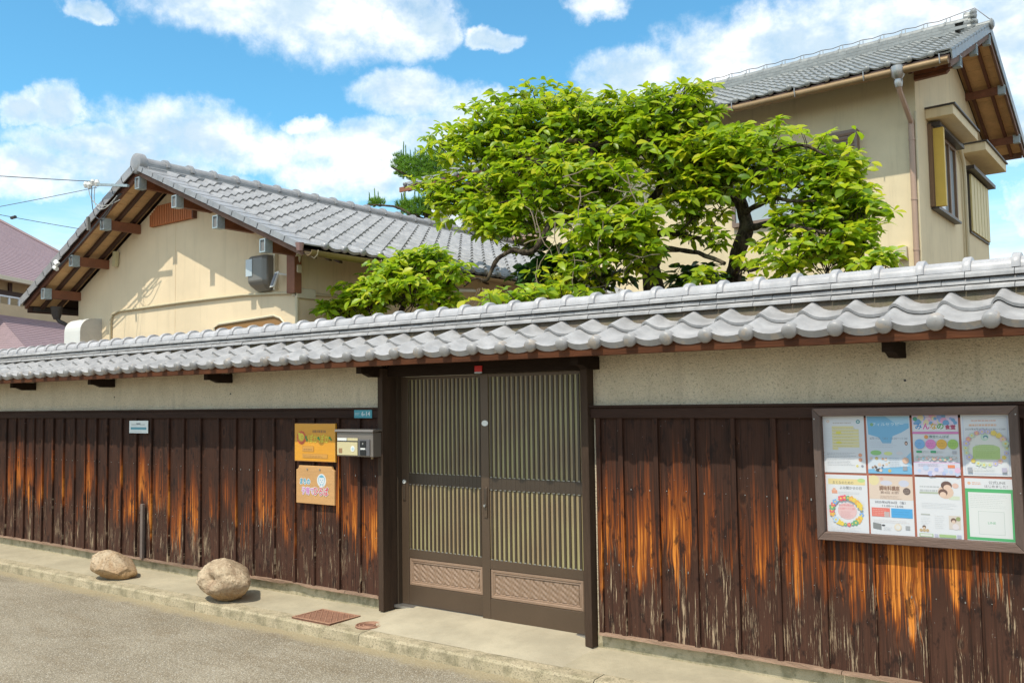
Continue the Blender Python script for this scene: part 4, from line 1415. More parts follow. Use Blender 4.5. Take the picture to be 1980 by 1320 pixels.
for body, u, v, sz, c, w_ in (('まちの', .235, .43, .17, (0.02, 0.33, 0.47), .26), ('子育て', .315, .68, .2, (0.62, 0.22, 0.52), .32), ('ひろば', .655, .675, .24, (0.66, 0.03, 0.06), .37)):
    s.text(body, u, v, sz, (0.78, 0.78, 0.78), w_, bold=.026)
    s.text(body, u, v, sz, (0.78, 0.78, 0.78), w_, bold=.018)
    s.text(body, u, v, sz, c, w_, bold=.006)
s.done('lettering')
for x in (-6.205, -6.045):
    MB().tube([(x, -0.051, 1.092), (x, -0.046, 1.092)], 0.008, 10).build('screw_cap', M['steel'], pl)
# address plate
s = Sheet('address_plate', 'small teal house number plate 6-14 on the rail left of the gate', 'sign', -5.632, 1.596, 0.205, 0.066, -0.0405, -0.004, 0.005, mat=M['teal'])
s.text('6-14', .66, .5, .75, (0.72, 0.78, 0.78), .48, bold=.02); s.lines(.04, .32, .3, .62, 2, (0.5, 0.66, 0.68), .08, 4)
s.done('lettering')
# notice plate on the left
s = Sheet('notice_plate', 'small white enamel notice with blue bar alone on the left boards', 'sign', -9.005, 1.502, 0.345, 0.128, -0.032, 0.0, 0.003, base=(0.70, 0.74, 0.73))
s.rect(.08, .52, .92, .72, (0.10, 0.36, 0.46)); s.lines(.12, .88, .2, .36, 1, (0.42, 0.45, 0.45), .07, 3); s.rect(.38, .2, .6, .27, (0.10, 0.12, 0.13)); s.lines(.1, .8, .80, .92, 1, (0.6, 0.55, 0.55), .04, 5)
s.done('lettering')

# ================================================================== MAILBOX WITH INTERCOM
MBX = thing('mailbox', 'bronze wall mailbox with cream flap and intercom beside the orange sign', 'mailbox', (-5.5, -0.06, 1.22))
g = MB()
g.box(-5.722, -5.306, -0.150, -0.026, 1.222, 1.418)
g.build('housing', M['silverplastic'], MBX, bev=0.004)
g = MB()
g.prism([(-5.735, -0.026, 1.428), (-5.735, -0.026, 1.443), (-5.735, -0.160, 1.440), (-5.735, -0.166, 1.420), (-5.735, -0.150, 1.419)], (0.442, 0, 0))
g.build('hood', M['silverplastic'], MBX, bev=0.002)
MB().box(-5.712, -5.474, -0.158, -0.151, 1.232, 1.338).build('flap', M['mailcream'], MBX, bev=0.002)
MB().box(-5.714, -5.472, -0.155, -0.1505, 1.340, 1.345).build('flap_seam', M['black'], MBX)
MB().box(-5.708, -5.60, -0.1565, -0.1505, 1.349, 1.371).build('name_plate', M['white'], MBX)
MB().box(-5.595, -5.475, -0.1535, -0.1505, 1.349, 1.371).build('name_plate', M['mailcream'], MBX)
MB().box(-5.690, -5.650, -0.1595, -0.158, 1.248, 1.287).build('printed_tag', simple('tag_brown', (0.30, 0.17, 0.08)), MBX)
MB().tube([(-5.527, -0.1600, 1.285), (-5.527, -0.158, 1.285)], 0.024, 16).build('round_label', M['white'], MBX)
MB().tube([(-5.525, -0.1606, 1.284), (-5.525, -0.1598, 1.284)], 0.014, 12).build('round_label_print', simple('label_blue', (0.45, 0.58, 0.62)), MBX)
ic = MB().box(-5.463, -5.335, -0.160, -0.151, 1.230, 1.362).build('intercom', simple('intercom_grey', (0.13, 0.125, 0.13), 0.4, 0.3), MBX, bev=0.003)
MB().box(-5.438, -5.372, -0.1645, -0.160, 1.298, 1.350).build('camera_window', M['black'], ic)
MB().tube([(-5.405, -0.1655, 1.328), (-5.405, -0.1645, 1.328)], 0.008, 10).build('lens', M['steel'], ic)
MB().box(-5.438, -5.372, -0.1645, -0.160, 1.236, 1.275).build('speaker_grille', M['black'], ic)
MB().box(-5.430, -5.380, -0.1655, -0.160, 1.281, 1.293).build('call_button', M['white'], ic)
MB().box(-5.352, -5.334, -0.125, -0.115, 1.205, 1.222).build('catch', M['brass'], MBX)


# ================================================================== ROCKS, COVERS
def rock(name, label, loc, size, rot, mat, seed, flat=0.0, facets=0):
    bm = bmesh.new()
    bmesh.ops.create_icosphere(bm, subdivisions=5, radius=1.0)
    rr = random.Random(seed)
    planes = []
    for k in range(facets):
        n = Vector((rr.uniform(-1, 1), rr.uniform(-1, 1), rr.uniform(-.4, 1))).normalized()
        planes.append((n, rr.uniform(.68, .88)))
    for v in bm.verts:
        d = v.co.normalized()
        r = 1 + 0.20 * noise.noise(d * 1.3 + Vector((seed, 0, 0))) + 0.06 * noise.noise(d * 3.1 + Vector((0, seed, 0))) + 0.035 * noise.noise(d * 8) + 0.014 * noise.noise(d * 22)
        p = d * r
        for n, t in planes:
            e = p.dot(n) - t
            if e > 0:
                p -= n * e * 0.85
        if seed == 2:      # the hollow in the round boulder
            q = (d - Vector((0.02, -0.93, 0.12)).normalized()).length
            if q < 0.42:
                p -= d * 0.24 * (1 - q / 0.42) ** 1.2
        v.co = p
    rm = Matrix.Rotation(rot[2], 3, 'Z') @ Matrix.Rotation(rot[1], 3, 'Y') @ Matrix.Rotation(rot[0], 3, 'X')
    for v in bm.verts:
        v.co = rm @ Vector((v.co.x * size[0], v.co.y * size[1], v.co.z * size[2]))
    zmin = min(v.co.z for v in bm.verts)
    for v in bm.verts:
        v.co.z = max(v.co.z - zmin - 0.012, 0.0)
    me = bpy.data.meshes.new(name)
    for f in bm.faces:
        f.smooth = True
    bm.to_mesh(me)
    bm.free()
    me.materials.append(mat)
    o = place(me, name, Matrix.Translation(loc))
    tag(o, label, 'rock', 'rocks on the pavement by the wall')


rock('rock', 'long angular tan rock lying on the pavement, farther left', (-8.62, -0.42, -0.016), (0.25, 0.18, 0.120), (0.05, 0.24, 0.35), M['rock1'], 5, facets=9)
rock('rock', 'large rounded boulder on the pavement nearer the gate', (-6.83, -0.41, -0.016), (0.262, 0.225, 0.172), (0, 0.08, 0.2), M['rock2'], 2, facets=4)

gr = MB()
o = thing('drain_cover', 'rusty rectangular iron inspection cover in the pavement', 'cover', (-5.57, -0.39, -0.012))
Z = -0.0085
gx0, gx1, gy0, gy1 = -5.80, -5.365, -0.555, -0.235
MB().box(gx0, gx1, gy0, gy1, -0.02, Z).build('plate', M['irondark'], o)
g = MB()
for a in ((gx0, gx1, gy0, gy0 + .016), (gx0, gx1, gy1 - .016, gy1), (gx0, gx0 + .016, gy0 + .016, gy1 - .016), (gx1 - .016, gx1, gy0 + .016, gy1 - .016)):
    g.box(a[0], a[1], a[2], a[3], -0.012, Z + 0.0055)
g.build('frame', M['iron'], o)
g = MB()
for i in range(13):
    for j in range(9):
        cx = gx0 + .034 + i * 0.0306
        cy = gy0 + .034 + j * 0.0315
        a = R(45 if (i + j) % 2 else -45)
        d = Vector((math.cos(a), math.sin(a), 0))
        g.beam(Vector((cx, cy, Z + 0.002)) - d * 0.014, Vector((cx, cy, Z + 0.002)) + d * 0.014, 0.009, 0.005)
g.build('tread_pattern', M['iron'], o, kind='stuff')
o = thing('valve_cover', 'small round rusty cover in the pavement beside the gate apron', 'cover', (-5.09, -0.41, -0.012))
g = MB()
g.tube([(-5.095, -0.405, -0.02), (-5.095, -0.405, -0.0085)], 0.105, 24)
g.build('plate', M['irondark'], o)
g = MB()
for r_ in (0.045, 0.075, 0.1):
    g.tube([(-5.095 + r_ * math.cos(2 * PI * k / 24), -0.405 + r_ * math.sin(2 * PI * k / 24), -0.007) for k in range(25)], 0.005, 5)
g.build('raised_rings', M['iron'], o, kind='stuff')


# ================================================================== HOUSE ONE (gabled, left)
def roof_tiles(parent, O, U, V, ncol, nrow, W_, E_, mat, holes=None, disc=True, cap=300, lo=True, order=None, skirt=0.030):
    U = Vector(U).normalized()
    V = Vector(V).normalized()
    N = U.cross(V).normalized()
    prof = PROF_LO
    pm = pantile(W_, E_ + 0.02, E_, 0.022, prof, back=False).mesh('pan_tile', [mat, mat])
    em = pantile(W_, E_ + 0.02, E_, 0.022, prof, skirt=skirt, disc=0.042, seg=10, back=False).mesh('eave_tile', [mat, mat])
    cells = []
    for r_ in range(nrow):
        for c in range(ncol):
            if holes and holes(c, r_):
                continue
            P = Vector(O) + U * (c * W_) + V * (r_ * E_)
            cells.append((P, r_, c))
    if order:
        cells.sort(key=order)
    rr = random.Random(3)
    rest = MB()
    for i, (P, r_, c) in enumerate(cells):
        me = em if r_ == 0 else pm
        tw = rr.uniform(-.006, .006)
        u2 = (U + N * tw).normalized()
        mt = rows(u2, V, u2.cross(V), P + N * rr.uniform(-.002, .002))
        if i < cap:
            place(me, 'eave_tile' if r_ == 0 else 'pan_tile', mt, parent)
        else:
            rest.add([mt @ v.co for v in me.vertices], [tuple(p.vertices) for p in me.polygons], 0, True)
    if rest.v:
        rest.build('far_roof_tiles', mat, parent, kind='stuff')


H1 = thing('gabled_house', 'single storey cream house with grey tiled gable roof facing the street', 'house', (-10.2, 1.25, 0))
RX, RZ, EXR, EZR, EXL, EZL = -10.19, 4.53, -7.24, 3.25, -12.94, 3.11
slopeR = (RZ - EZR) / (EXR - RX)
slopeL = (RZ - EZL) / (RX - EXL)
YV, YW, YE = 0.75, 1.25, 8.55
WXL, WXR = -12.47, -7.86


def rz(x, off=0.0):
    return (RZ - slopeR * (x - RX) if x > RX else RZ - slopeL * (RX - x)) + off


# walls
g = MB()
g.prism([(WXL, YW, 0), (WXR, YW, 0), (WXR, YW, rz(WXR, -.13)), (RX, YW, RZ - .13), (WXL, YW, rz(WXL, -.13))], (0, 0.12, 0))
h1w = g.build('gable_wall', M['cream'], H1)
MB().box(WXR - 0.12, WXR, YW + 0.12, YE, 0, rz(WXR, -.13)).build('side_wall', M['cream'], H1)
MB().box(WXL, WXL + .12, YW + 0.12, YE, 0, rz(WXL, -.13)).build('side_wall', M['cream'], H1)
# control joint line in the gable wall
MB().box(-10.168, -10.158, YW - 0.004, YW, 1.9, 3.95).build('wall_joint', M['cream'], H1)
# roof decks
roof1 = None
g = MB()
for sgn, ex, ez in ((1, EXR, EZR), (-1, EXL, EZL)):
    g.prism([(RX, YV + .03, RZ - .03), (ex, YV + .03, ez - .03), (ex, YV + .03, ez - .055), (RX, YV + .03, RZ - .055)], (0, YE - YV, 0))
roof1 = g.build('roof', M['darkwood'], H1)
# right slope tiles
ang = math.atan(slopeR)
Vd = Vector((-math.cos(ang), 0, math.sin(ang)))
slen = math.hypot(EXR - RX, RZ - EZR)
E1 = 0.236
nrow = int((slen - 0.05) / E1)
O1 = Vector((EXR + 0.035, YV + 0.30, EZR - 0.005))
roof_tiles(roof1, O1, (0, 1, 0), Vd, 29, nrow, 0.265, E1, M['tile_h1'], order=lambda q: (q[0] - Vector((0, -5.39, 1.66))).length)
# smooth verge tiles, front edge of the right slope
for r_ in range(nrow + 1):
    P = O1 + Vd * (r_ * E1)
    N1 = Vector((0, 1, 0)).cross(Vd)
    g = MB()
    Lh = min(E1 + 0.012, slen - r_ * E1)
    g.boxv(P + Vector((0, -0.33, 0)) + N1 * 0.012, (0, 0.32, 0), Vd * Lh - N1 * 0.004, N1 * 0.014)
    g.boxv(P + Vector((0, -0.345, 0)) - N1 * 0.035, (0, 0.0148, 0), Vd * Lh - N1 * 0.004, N1 * 0.060)
    g.build('verge_tile', M['tile_h1'], roof1, loc=P)
# left slope: tiles joined plus individual verge tiles
angL = math.atan(slopeL)
VdL = Vector((math.cos(angL), 0, math.sin(angL)))
OL = Vector((EXL - 0.035, YE, EZL - 0.005))
slenL = math.hypot(RX - EXL, RZ - EZL)
roof_tiles(roof1, OL, (0, -1, 0), VdL, 28, int(slenL / E1), 0.265, E1, M['tile_h1'], cap=0)
for r_ in range(int(slenL / E1) + 1):
    P = Vector((EXL - 0.035, YV - .045, EZL - .005)) + VdL * (r_ * E1)
    N1 = VdL.cross(Vector((0, 1, 0)))
    g = MB()
    Lh = min(E1 + 0.012, slenL - r_ * E1 + .02)
    g.boxv(P + N1 * 0.018, (0, 0.5, 0), VdL * Lh - N1 * 0.012, N1 * 0.035)
    g.boxv(P + Vector((0, -0.012, 0)) - N1 * 0.045, (0, 0.0118, 0), VdL * Lh - N1 * 0.012, N1 * 0.098)
    g.build('verge_tile', M['tile_h1'], roof1, loc=P)
# ridge: bedding course and round cap tiles
MB().box(RX - .09, RX + .09, YV - 0.01, YE, RZ - .02, RZ + .055).build('ridge_bed', M['tile_h1'], roof1)
rc = captile(0.345, 0.090, 0.114, 0.088, 0.110, 0.045).mesh('ridge_cap_tile', M['tile_h1'])
y = YV - 0.02
while y < YE:
    mt = rows((0, 1, 0), (-1, 0, 0), (0, 0, 1), (RX, y, RZ + .045))
    place(rc, 'ridge_cap_tile', mt, roof1)
    y += 0.345
g = MB()
ring = []
for yy, k in ((YV + .05, 1.0), (YV - .025, 1.0), (YV - .040, .95), (YV - .052, .75), (YV - .058, .4)):
    ring.append([(RX + .118 * k * math.cos(2 * PI * q / 20), yy, RZ + .045 + .128 * k * math.sin(2 * PI * q / 20)) for q in range(20)])
vs = [p for r_ in ring for p in r_]
fs = [(i * 20 + q, i * 20 + (q + 1) % 20, (i + 1) * 20 + (q + 1) % 20, (i + 1) * 20 + q) for i in range(4) for q in range(20)]
fs.append(tuple(range(80, 100)))
g.add(vs, fs, 0, True)
g.build('ridge_end_tile', M['tile_h1'], roof1)
# mortar strip under ridge, right side half-moon hollows
MB().boxv((RX + .09, YV + .05, RZ - .055), (0.06, 0, -0.025), (0, YE - YV - .05, 0), (0, 0, .07)).build('ridge_mortar', M['tile_h1'], roof1)
# barge boards
for ex, ez, mm in ((EXR + .01, EZR, 'barge'), (EXL - .02, EZL, 'rafter')):
    d = Vector((ex - RX, 0, ez - RZ))
    MB().boxv((RX, YV + .0, RZ - .10), d, (0, 0.035, 0), (0, 0, .085)).build('barge_board', M[mm], H1, loc=(RX, YV, RZ))
    MB().boxv(Vector((RX, YV - .018, RZ - .045)), d * 1.005, (0, 0.0178, 0), (0, 0, .030)).build('barge_fillet', M['rafterdark'], H1, loc=(RX, YV, RZ))
# soffit boards and rafters below the decks
for ex, ez in ((EXR, EZR), (EXL, EZL)):
    L = math.hypot(ex - RX, ez - RZ)
    d = Vector((ex - RX, 0, ez - RZ)) / L
    g = MB()
    k = 0
    s0 = 0.06
    while s0 < L - 0.02:
        off = -.066 - (0.003 if k % 2 else 0)
        p = Vector((RX, YV + .036, RZ + off)) + d * s0
        g.boxv(p, d * 0.108, (0, YW - YV - .03, 0), (0, 0, 0.008))
        s0 += 0.112
        k += 1
    g.build('soffit_boards', M['soffit'], H1, kind='stuff')
    for yy in (YV + .19, YV + .40):
        MB().boxv(Vector((RX, yy, RZ - .118)) + d * .1, d * (L - .12), (0, .045, 0), (0, 0, .045)).build('rafter', M['rafterdark'], H1, loc=(RX, yy, RZ))
    # eave soffit rafters along the sides
PUR = [-10.19, -9.42, -8.64, -7.82, -10.97, -11.72, -12.44]
capme = MB()
capme.box(-.036, .036, -.035, .0, -.062, .062, 0)
for a in ((-.047, .047, .060, .072), (-.047, .047, -.072, -.060), (-.047, -.035, -.060, .060), (.035, .047, -.060, .060)):
    capme.box(a[0], a[1], -.048, 0.05, a[2], a[3], 1)
cm1 = capme.mesh('purlin_cap', [simple('cap_inside', (0.20, 0.19, 0.18), 0.5, 0.2), M['cap']])
for x in PUR:
    z = rz(x) - .19
    b_ = MB().box(x - .034, x + .034, YV + .0365, YW + .001, z - .058, z + .058).build('purlin', M['purlin'], H1, loc=(x, YW, z))
    place(cm1, 'purlin_cap', Matrix.Translation((x, YV + .035, z)), b_)
# louvre vent
V0 = thing('gable_vent', 'terracotta louvred vent under the peak of the gable', 'vent', (-10.2, 1.2, 3.9))
vp_ = [(-10.66, 3.925), (-9.74, 3.925), (-9.74, 4.065), (-9.90, 4.175), (-10.50, 4.175), (-10.66, 4.065)]
vb = 3.925
MB().prism([(a, YW - .012, b_) for a, b_ in vp_], (0, .012, 0)).build('backing', M['rafter'], V0)
n = 24
for k in range(n):
    x0_, x1_ = -10.655 + .915 * k / n, -10.655 + .915 * (k + .58) / n
    xm = (x0_ + x1_) / 2
    zt = 4.175 if -10.5 < xm < -9.9 else (4.065 + .11 * (xm + 10.66) / .16 if xm < -10.5 else 4.065 + .11 * (-9.74 - xm) / .16)
    MB().box(x0_, x1_, YW - .055, YW - .012, vb, zt).build('slat', M['vent'], V0, loc=(xm, YW, vb))
MB().box(-9.742, -9.72, YW - .06, YW, vb - .004, 4.07).build('side_board', M['rafter'], V0)
# eave gutter on the right with hooks, rafter tails
g = MB()
seg = 10
vs = []
for yy in (YV + .04, YE):
    for k in range(seg + 1):
        a = PI + PI * k / seg
        vs.append((EXR + .075 + .06 * math.cos(a), yy, EZR - .055 + .06 * math.sin(a) * .9))
    for k in range(seg + 1):
        a = 2 * PI - PI * k / seg
        vs.append((EXR + .075 + .053 * math.cos(a), yy, EZR - .053 + .053 * math.sin(a) * .9))
nn = 2 * seg + 2
g.add(vs, [(k, (k + 1) % nn, nn + (k + 1) % nn, nn + k) for k in range(nn)] + [tuple(range(nn))], 0, True)
g.build('gutter', M['brass'], H1)
for k in range(8):
    yy = YV + .12 + k * .9
    MB().tube([(EXR + .14, yy, EZR - .05), (EXR + .12, yy, EZR - .10), (EXR + .075, yy, EZR - .125), (EXR + .03, yy, EZR - .10), (EXR + .0, yy, EZR - .06), (EXR - .1, yy, EZR - .03)], .006, 5).build('gutter_hook', M['pipe'], H1)
tail = None
for k in range(18):
    yy = YV + .56 + k * .42
    p = Vector((WXR, yy, rz(WXR) - .13))
    d = Vector((EXR - WXR - .03, 0, -slopeR * (EXR - WXR - .03)))
    MB().boxv(p, d, (0, .045, 0), (0, 0, .062)).build('rafter_tail', M['rafterdark'], H1, loc=p)
MB().boxv((WXR, YW + .1, rz(WXR) - .062), (EXR - WXR, 0, -slopeR * (EXR - WXR)), (0, YE - YW, 0), (0, 0, .006)).build('eave_soffit', M['rafter'], H1)
# left eave end board and rainwater outlet
MB().boxv((EXL - .03, YV + .04, EZL - .15), (.03, 0, .015), (0, YE - YV - .04, 0), (0, 0, .10)).build('eave_board', M['rafterdark'], H1)
g = MB()
g.tube([(-12.58, 1.0, 3.03), (-12.58, 1.0, 2.93), (-12.57, 1.0, 2.86)], [.085, .07, .045], 10)
g.tube([(-12.57, 1.0, 2.88), (-12.55, 1.02, 2.83), (-12.36, 1.30, 2.66), (-12.36, 1.34, 1.0)], .028, 8)
g.build('rainwater_outlet', M['darkmetal'], H1, label='dark rainwater hopper under the left eave')
MB().boxv((EXL - .06, YV + .1, EZL - .13), (.09, 0, 0), (0, 6, 0), (0, 0, .06)).build('gutter', M['darkmetal'], H1)
# corner copper tip of the right eave and carved bracket block
g = MB()
g.tube([(EXR + .02, YV - .02, EZR + .02), (EXR + .02, YV - .02, EZR - .06)], [.045, .03], 8)
g.build('eave_corner_cover', simple('copper_tip', (0.30, 0.18, 0.16), 0.5, 0.3), H1)
MB().box(-7.93, -7.80, YW - .10, YW - .002, 2.85, 3.30).build('corner_block', M['purlin'], H1)
# conduit pipes
g = MB()
g.tube([(-7.845, YW - .03, 1.5), (-7.845, YW - .03, 3.12)], .020, 8)
g.build('conduit', M['pipe'], H1)
g = MB()
g.tube([(-11.60, YW - .022, 1.7), (-11.60, YW - .022, 2.80), (-11.56, YW - .022, 2.87), (-11.40, YW - .022, 2.905), (-10.0, YW - .022, 2.915), (-8.8, YW - .022, 2.91), (-8.2, YW - .022, 2.88), (-7.90, YW - .022, 2.86)], .016, 8)
g.build('conduit', M['pipe'], H1)
g = MB()
g.box(-7.91, -7.83, YW - .05, YW + .0, 2.82, 2.92)
g.box(-7.86, -7.82, YW - .05, YW + .22, 2.80, 2.91)
g.build('conduit_box', M['offwhite'], H1, bev=.006)
g = MB()
g.tube([(-7.835, YW + .2, 2.855), (-7.835, YW + .8, 2.87), (-7.835, YW + 2.6, 2.87)], .014, 8)
g.build('conduit', M['pipe'], H1)
# recessed porch opening seen over the coping
g = MB()
oz = 2.62
op = [(-9.34, 1.6), (-9.34, 2.56), (-9.25, 2.60), (-8.25, 2.635), (-8.14, 2.60), (-8.04, 2.52), (-8.02, 1.6)]
g.prism([(a, YW - .006, b_) for a, b_ in op], (0, .005, 0))
g.build('window_recess', simple('ochre_recess', (0.32, 0.17, 0.06), 0.8), H1)
g = MB()
g.tube([(a, YW - .014, b_) for a, b_ in op], .014, 6)
g.build('window_moulding', M['offwhite'], H1)

# ventilation hood
VH = thing('vent_hood', 'white metal ventilation hood with rounded top at the left of the gable wall', 'vent', (-12.1, 1.1, 2.4))
prof = [(YW - .30, 2.30)] + [(YW - .30 + .17 * (1 - math.cos(R(a))), 2.66 + .17 * math.sin(R(a))) for a in range(0, 91, 15)] + [(YW, 2.83), (YW, 2.30)]
prof = prof[:-2] + [(YW - .001, 2.83), (YW - .001, 2.30)]
MB().prism([(-12.27, a, b_) for a, b_ in prof], (.41, 0, 0)).build('hood_body', M['white'], VH, bev=.004)
MB().prism([(-11.8595, a, b_) for a, b_ in prof], (.004, 0, 0)).build('side_plate', simple('hood_side', (0.50, 0.47, 0.42), 0.5, 0, 0.2), VH)

# electricity meter
MT = thing('meter_box', 'grey electricity meter box with small window on the gable wall by the corner', 'meter', (-8.38, 1.2, 2.9))
g = MB()
cs_ = [(2.93, .12, .0), (3.0, .165, .04), (3.28, .165, .04), (3.315, .15, .03)]
vs = []
for z, hw, c in [(2.915, .11, .05), (2.98, .16, .13), (3.02, .17, .16), (3.27, .17, .16), (3.31, .15, .13)]:
    for x, yy in ((-hw, 0), (-hw, -c * .75), (-hw * .7, -c), (hw * .7, -c), (hw, -c * .75), (hw, 0)):
        vs.append((-8.385 + x, YW - .012 + yy, z))
fs = []
for i in range(4):
    for k in range(6):
        fs.append((i * 6 + k, i * 6 + (k + 1) % 6, i * 6 + 6 + (k + 1) % 6, i * 6 + 6 + k))
fs += [tuple(range(6))[::-1], tuple(range(24, 30))]
g.add(vs, fs)
g.build('casing', M['meter'], MT, bev=.01)
MB().box(-8.535, -8.425, YW - .180, YW - .168, 3.08, 3.27).build('window', M['dgl'], MT)
MB().box(-8.22, -8.192, YW - .05, YW - .001, 2.92, 3.32).build('backplate', M['offwhite'], MT)
# sensor light with solar panel
SL = thing('sensor_light', 'cream sensor spotlight with small solar panel on the house corner', 'lamp', (-7.85, 1.1, 2.95))
g = MB()
g.tube([(-7.80, YW - .02, 3.30), (-7.80, YW - .09, 3.30)], [.05, .06], 14)
g.build('lamp_head', M['offwhite'], SL)
MB().tube([(-7.80, YW - .03, 3.27), (-7.82, YW - .03, 3.18), (-7.82, YW - .03, 3.12)], .02, 8).build('arm', M['offwhite'], SL)
MB().box(-7.90, -7.79, YW - .07, YW - .001, 3.07, 3.16).build('mount', M['offwhite'], SL, bev=.008)
g = MB()
g.boxv((-8.155, YW - .13, 2.93), (.065, 0, .008), (0, -.02, 0), (.03, .05, .17))
g.boxv((-8.146, YW - .1515, 2.948), (.045, 0, .005), (0, -.001, 0), (.024, .04, .135), 1)
g.tube([(-8.07, YW - .10, 3.08), (-8.02, YW - .05, 3.07), (-7.98, YW - .02, 3.06)], .012, 6)
g.build('solar_panel', [M['white'], simple('solar_cell', (0.12, 0.13, 0.15), 0.25)], SL)

# lamp under the right eave of the house
o = thing('porch_light', 'slim pale tube light under the long eave behind the bush', 'lamp', (-7.45, 3.5, 3.05))
MB().boxv((-7.48, 3.34, 3.02), (.07, .0, 0), (0, .42, .03), (0, 0, .045)).build('housing', M['offwhite'], o, bev=.01)
MB().boxv((-7.40, 3.35, 3.012), (.02, .0, 0), (0, .40, .03), (0, 0, .03)).build('tube', M['white'], o)

# ================================================================== HOUSE TWO (two storey, right)
H2 = thing('two_storey_house', 'tall cream two storey house with grey tiled gable roof at the right', 'house', (-4.5, 9, 0))
UA = Vector((math.cos(-0.053), math.sin(-0.053), 0))
CN = Vector((-2.873, 7.5, 0))


def h2(s, t, z):
    return CN + UA * s + Vector((0, t, 0)) + Vector((0, 0, z))


RT, RZ2 = 2.27, 7.12
ET, EZ2 = -0.60, 5.87
ER, EZr = 5.40, 5.94
SL2 = (RZ2 - EZ2) / (RT - ET)
SLr = (RZ2 - EZr) / (ER - RT)
SV = 0.585
SLEFT = -6.3


def z2(t, off=0.0):
    return (RZ2 - SL2 * (RT - t) if t < RT else RZ2 - SLr * (t - RT)) + off


DP = 4.95
g = MB()
g.boxv(h2(SLEFT, 0, 0), UA * -SLEFT, (0, .12, 0), (0, 0, z2(0, -.12)))
g.build('front_wall', M['cream2'], H2)
g = MB()
pts = [h2(0, .12, 0), h2(0, DP, 0), h2(0, DP, z2(DP, -.14)), h2(0, RT, RZ2 - .14), h2(0, .12, z2(.12, -.14))]
g.prism(pts, UA * -.12)
g.build('side_wall', M['cream2'], H2)
g = MB()
g.boxv(h2(SLEFT, DP - .12, 0), UA * (-SLEFT - .12), (0, .12, 0), (0, 0, z2(DP, -.14)))
g.boxv(h2(SLEFT, .12, 0), UA * .12, (0, DP - .24, 0), (0, 0, z2(0, -.14)))
g.build('rear_wall', M['cream2'], H2)
g = MB()
for a, b_, za, zb in ((ET, RT, EZ2, RZ2), (ER, RT, EZr, RZ2)):
    p = [h2(SLEFT - .4, a, za - .03), h2(SLEFT - .4, b_, zb - .03), h2(SLEFT - .4, b_, zb - .055), h2(SLEFT - .4, a, za - .055)]
    g.prism(p, UA * (SV - SLEFT + .4 - .03))
roof2 = g.build('roof', M['darkwood'], H2)
VF = Vector((0, RT - ET, RZ2 - EZ2)).normalized()
L2 = math.hypot(RT - ET, RZ2 - EZ2)
nr2 = int((L2 - .18) / .236)
ncol2 = 26
sx0 = 0.355 - .265 * (ncol2 - 1)
roof_tiles(roof2, h2(sx0, ET - .035, EZ2 - .004), UA, VF, ncol2, nr2 + 1, 0.265, .236, M['tile_h2'], order=lambda q: -q[2], skirt=.022)
VR = Vector((0, RT - ER, RZ2 - EZr)).normalized()
roof_tiles(roof2, h2(.4, ER + .03, EZr), -UA, VR, 26, int(math.hypot(ER - RT, RZ2 - EZr) / .236), 0.265, .236, M['tile_h2'], cap=0)
# verge tiles along the front and rear rakes
NF = UA.cross(VF)
for r_ in range(nr2 + 2):
    P = h2(SV - .02, ET - .035, EZ2 - .004) + VF * (r_ * .236)
    Lh = min(.248, L2 + .03 - r_ * .236)
    if Lh < .02:
        continue
    g = MB()
    g.boxv(P - UA * .16 + NF * .035, UA * .175, VF * Lh - NF * .008, NF * .02)
    g.boxv(P + UA * .0153 - NF * .085, UA * .016, VF * Lh - NF * .008, NF * .138)
    g.build('verge_tile', M['tile_h2'], roof2, loc=P)
NR = VR.cross(UA)
Lr = math.hypot(ER - RT, RZ2 - EZr)
for r_ in range(int(Lr / .236) + 1):
    P = h2(SV - .02, ER + .03, EZr) + VR * (r_ * .236)
    Lh = min(.248, Lr + .03 - r_ * .236)
    g = MB()
    g.boxv(P - UA * .16 - NR * .035, UA * .175, VR * Lh + NR * .008, NR * -.02 * -1)
    g.boxv(P + UA * .0153 - NR * .085 * -1 * -1, UA * .016, VR * Lh, NR * .138)
    g.build('verge_tile', M['tile_h2'], roof2, loc=P)
# barge boards at the side gable
for ta, tb, za, zb in ((ET + .02, RT, EZ2 - .02, RZ2 - .02), (ER - .02, RT, EZr - .02, RZ2 - .02)):
    p = h2(SV - .05, ta, za - .15)
    q = h2(SV - .05, tb, zb - .15)
    MB().boxv(p, q - p, UA * .035, (0, 0, .12)).build('barge_board', M['barge'], H2, loc=p)
    L = (q - p).length
    d = (q - p) / L
    g = MB()
    s0 = 0.0
    k = 0
    while s0 < L - .1:
        pp = h2(.0, ta, za - .063 - (.003 if k % 2 else 0)) + d * s0
        g.boxv(pp, UA * (SV - .052), d * .136, (0, 0, .008))
        s0 += .14
        k += 1
    g.build('soffit_boards', M['soffit'], H2, kind='stuff')
    for ss_ in (.06, .34):
        p1 = h2(ss_, ta, za - .125)
        MB().boxv(p1, d * L, UA * .045, (0, 0, .06)).build('rafter', M['rafter'], H2, loc=p1)
for t in (0.0, 1.17, RT, 3.45, 4.78):
    z = z2(t) - .20
    p = h2(0.001, t - .034, z - .058)
    b_ = MB().boxv(p, UA * (SV - .05), (0, .068, 0), (0, 0, .116)).build('purlin', M['purlin'], H2, loc=p)
    mt = rows((0, 1, 0), -UA, (0, 0, 1), h2(SV - .05, t, z))
    place(cm1, 'purlin_cap', mt, b_)
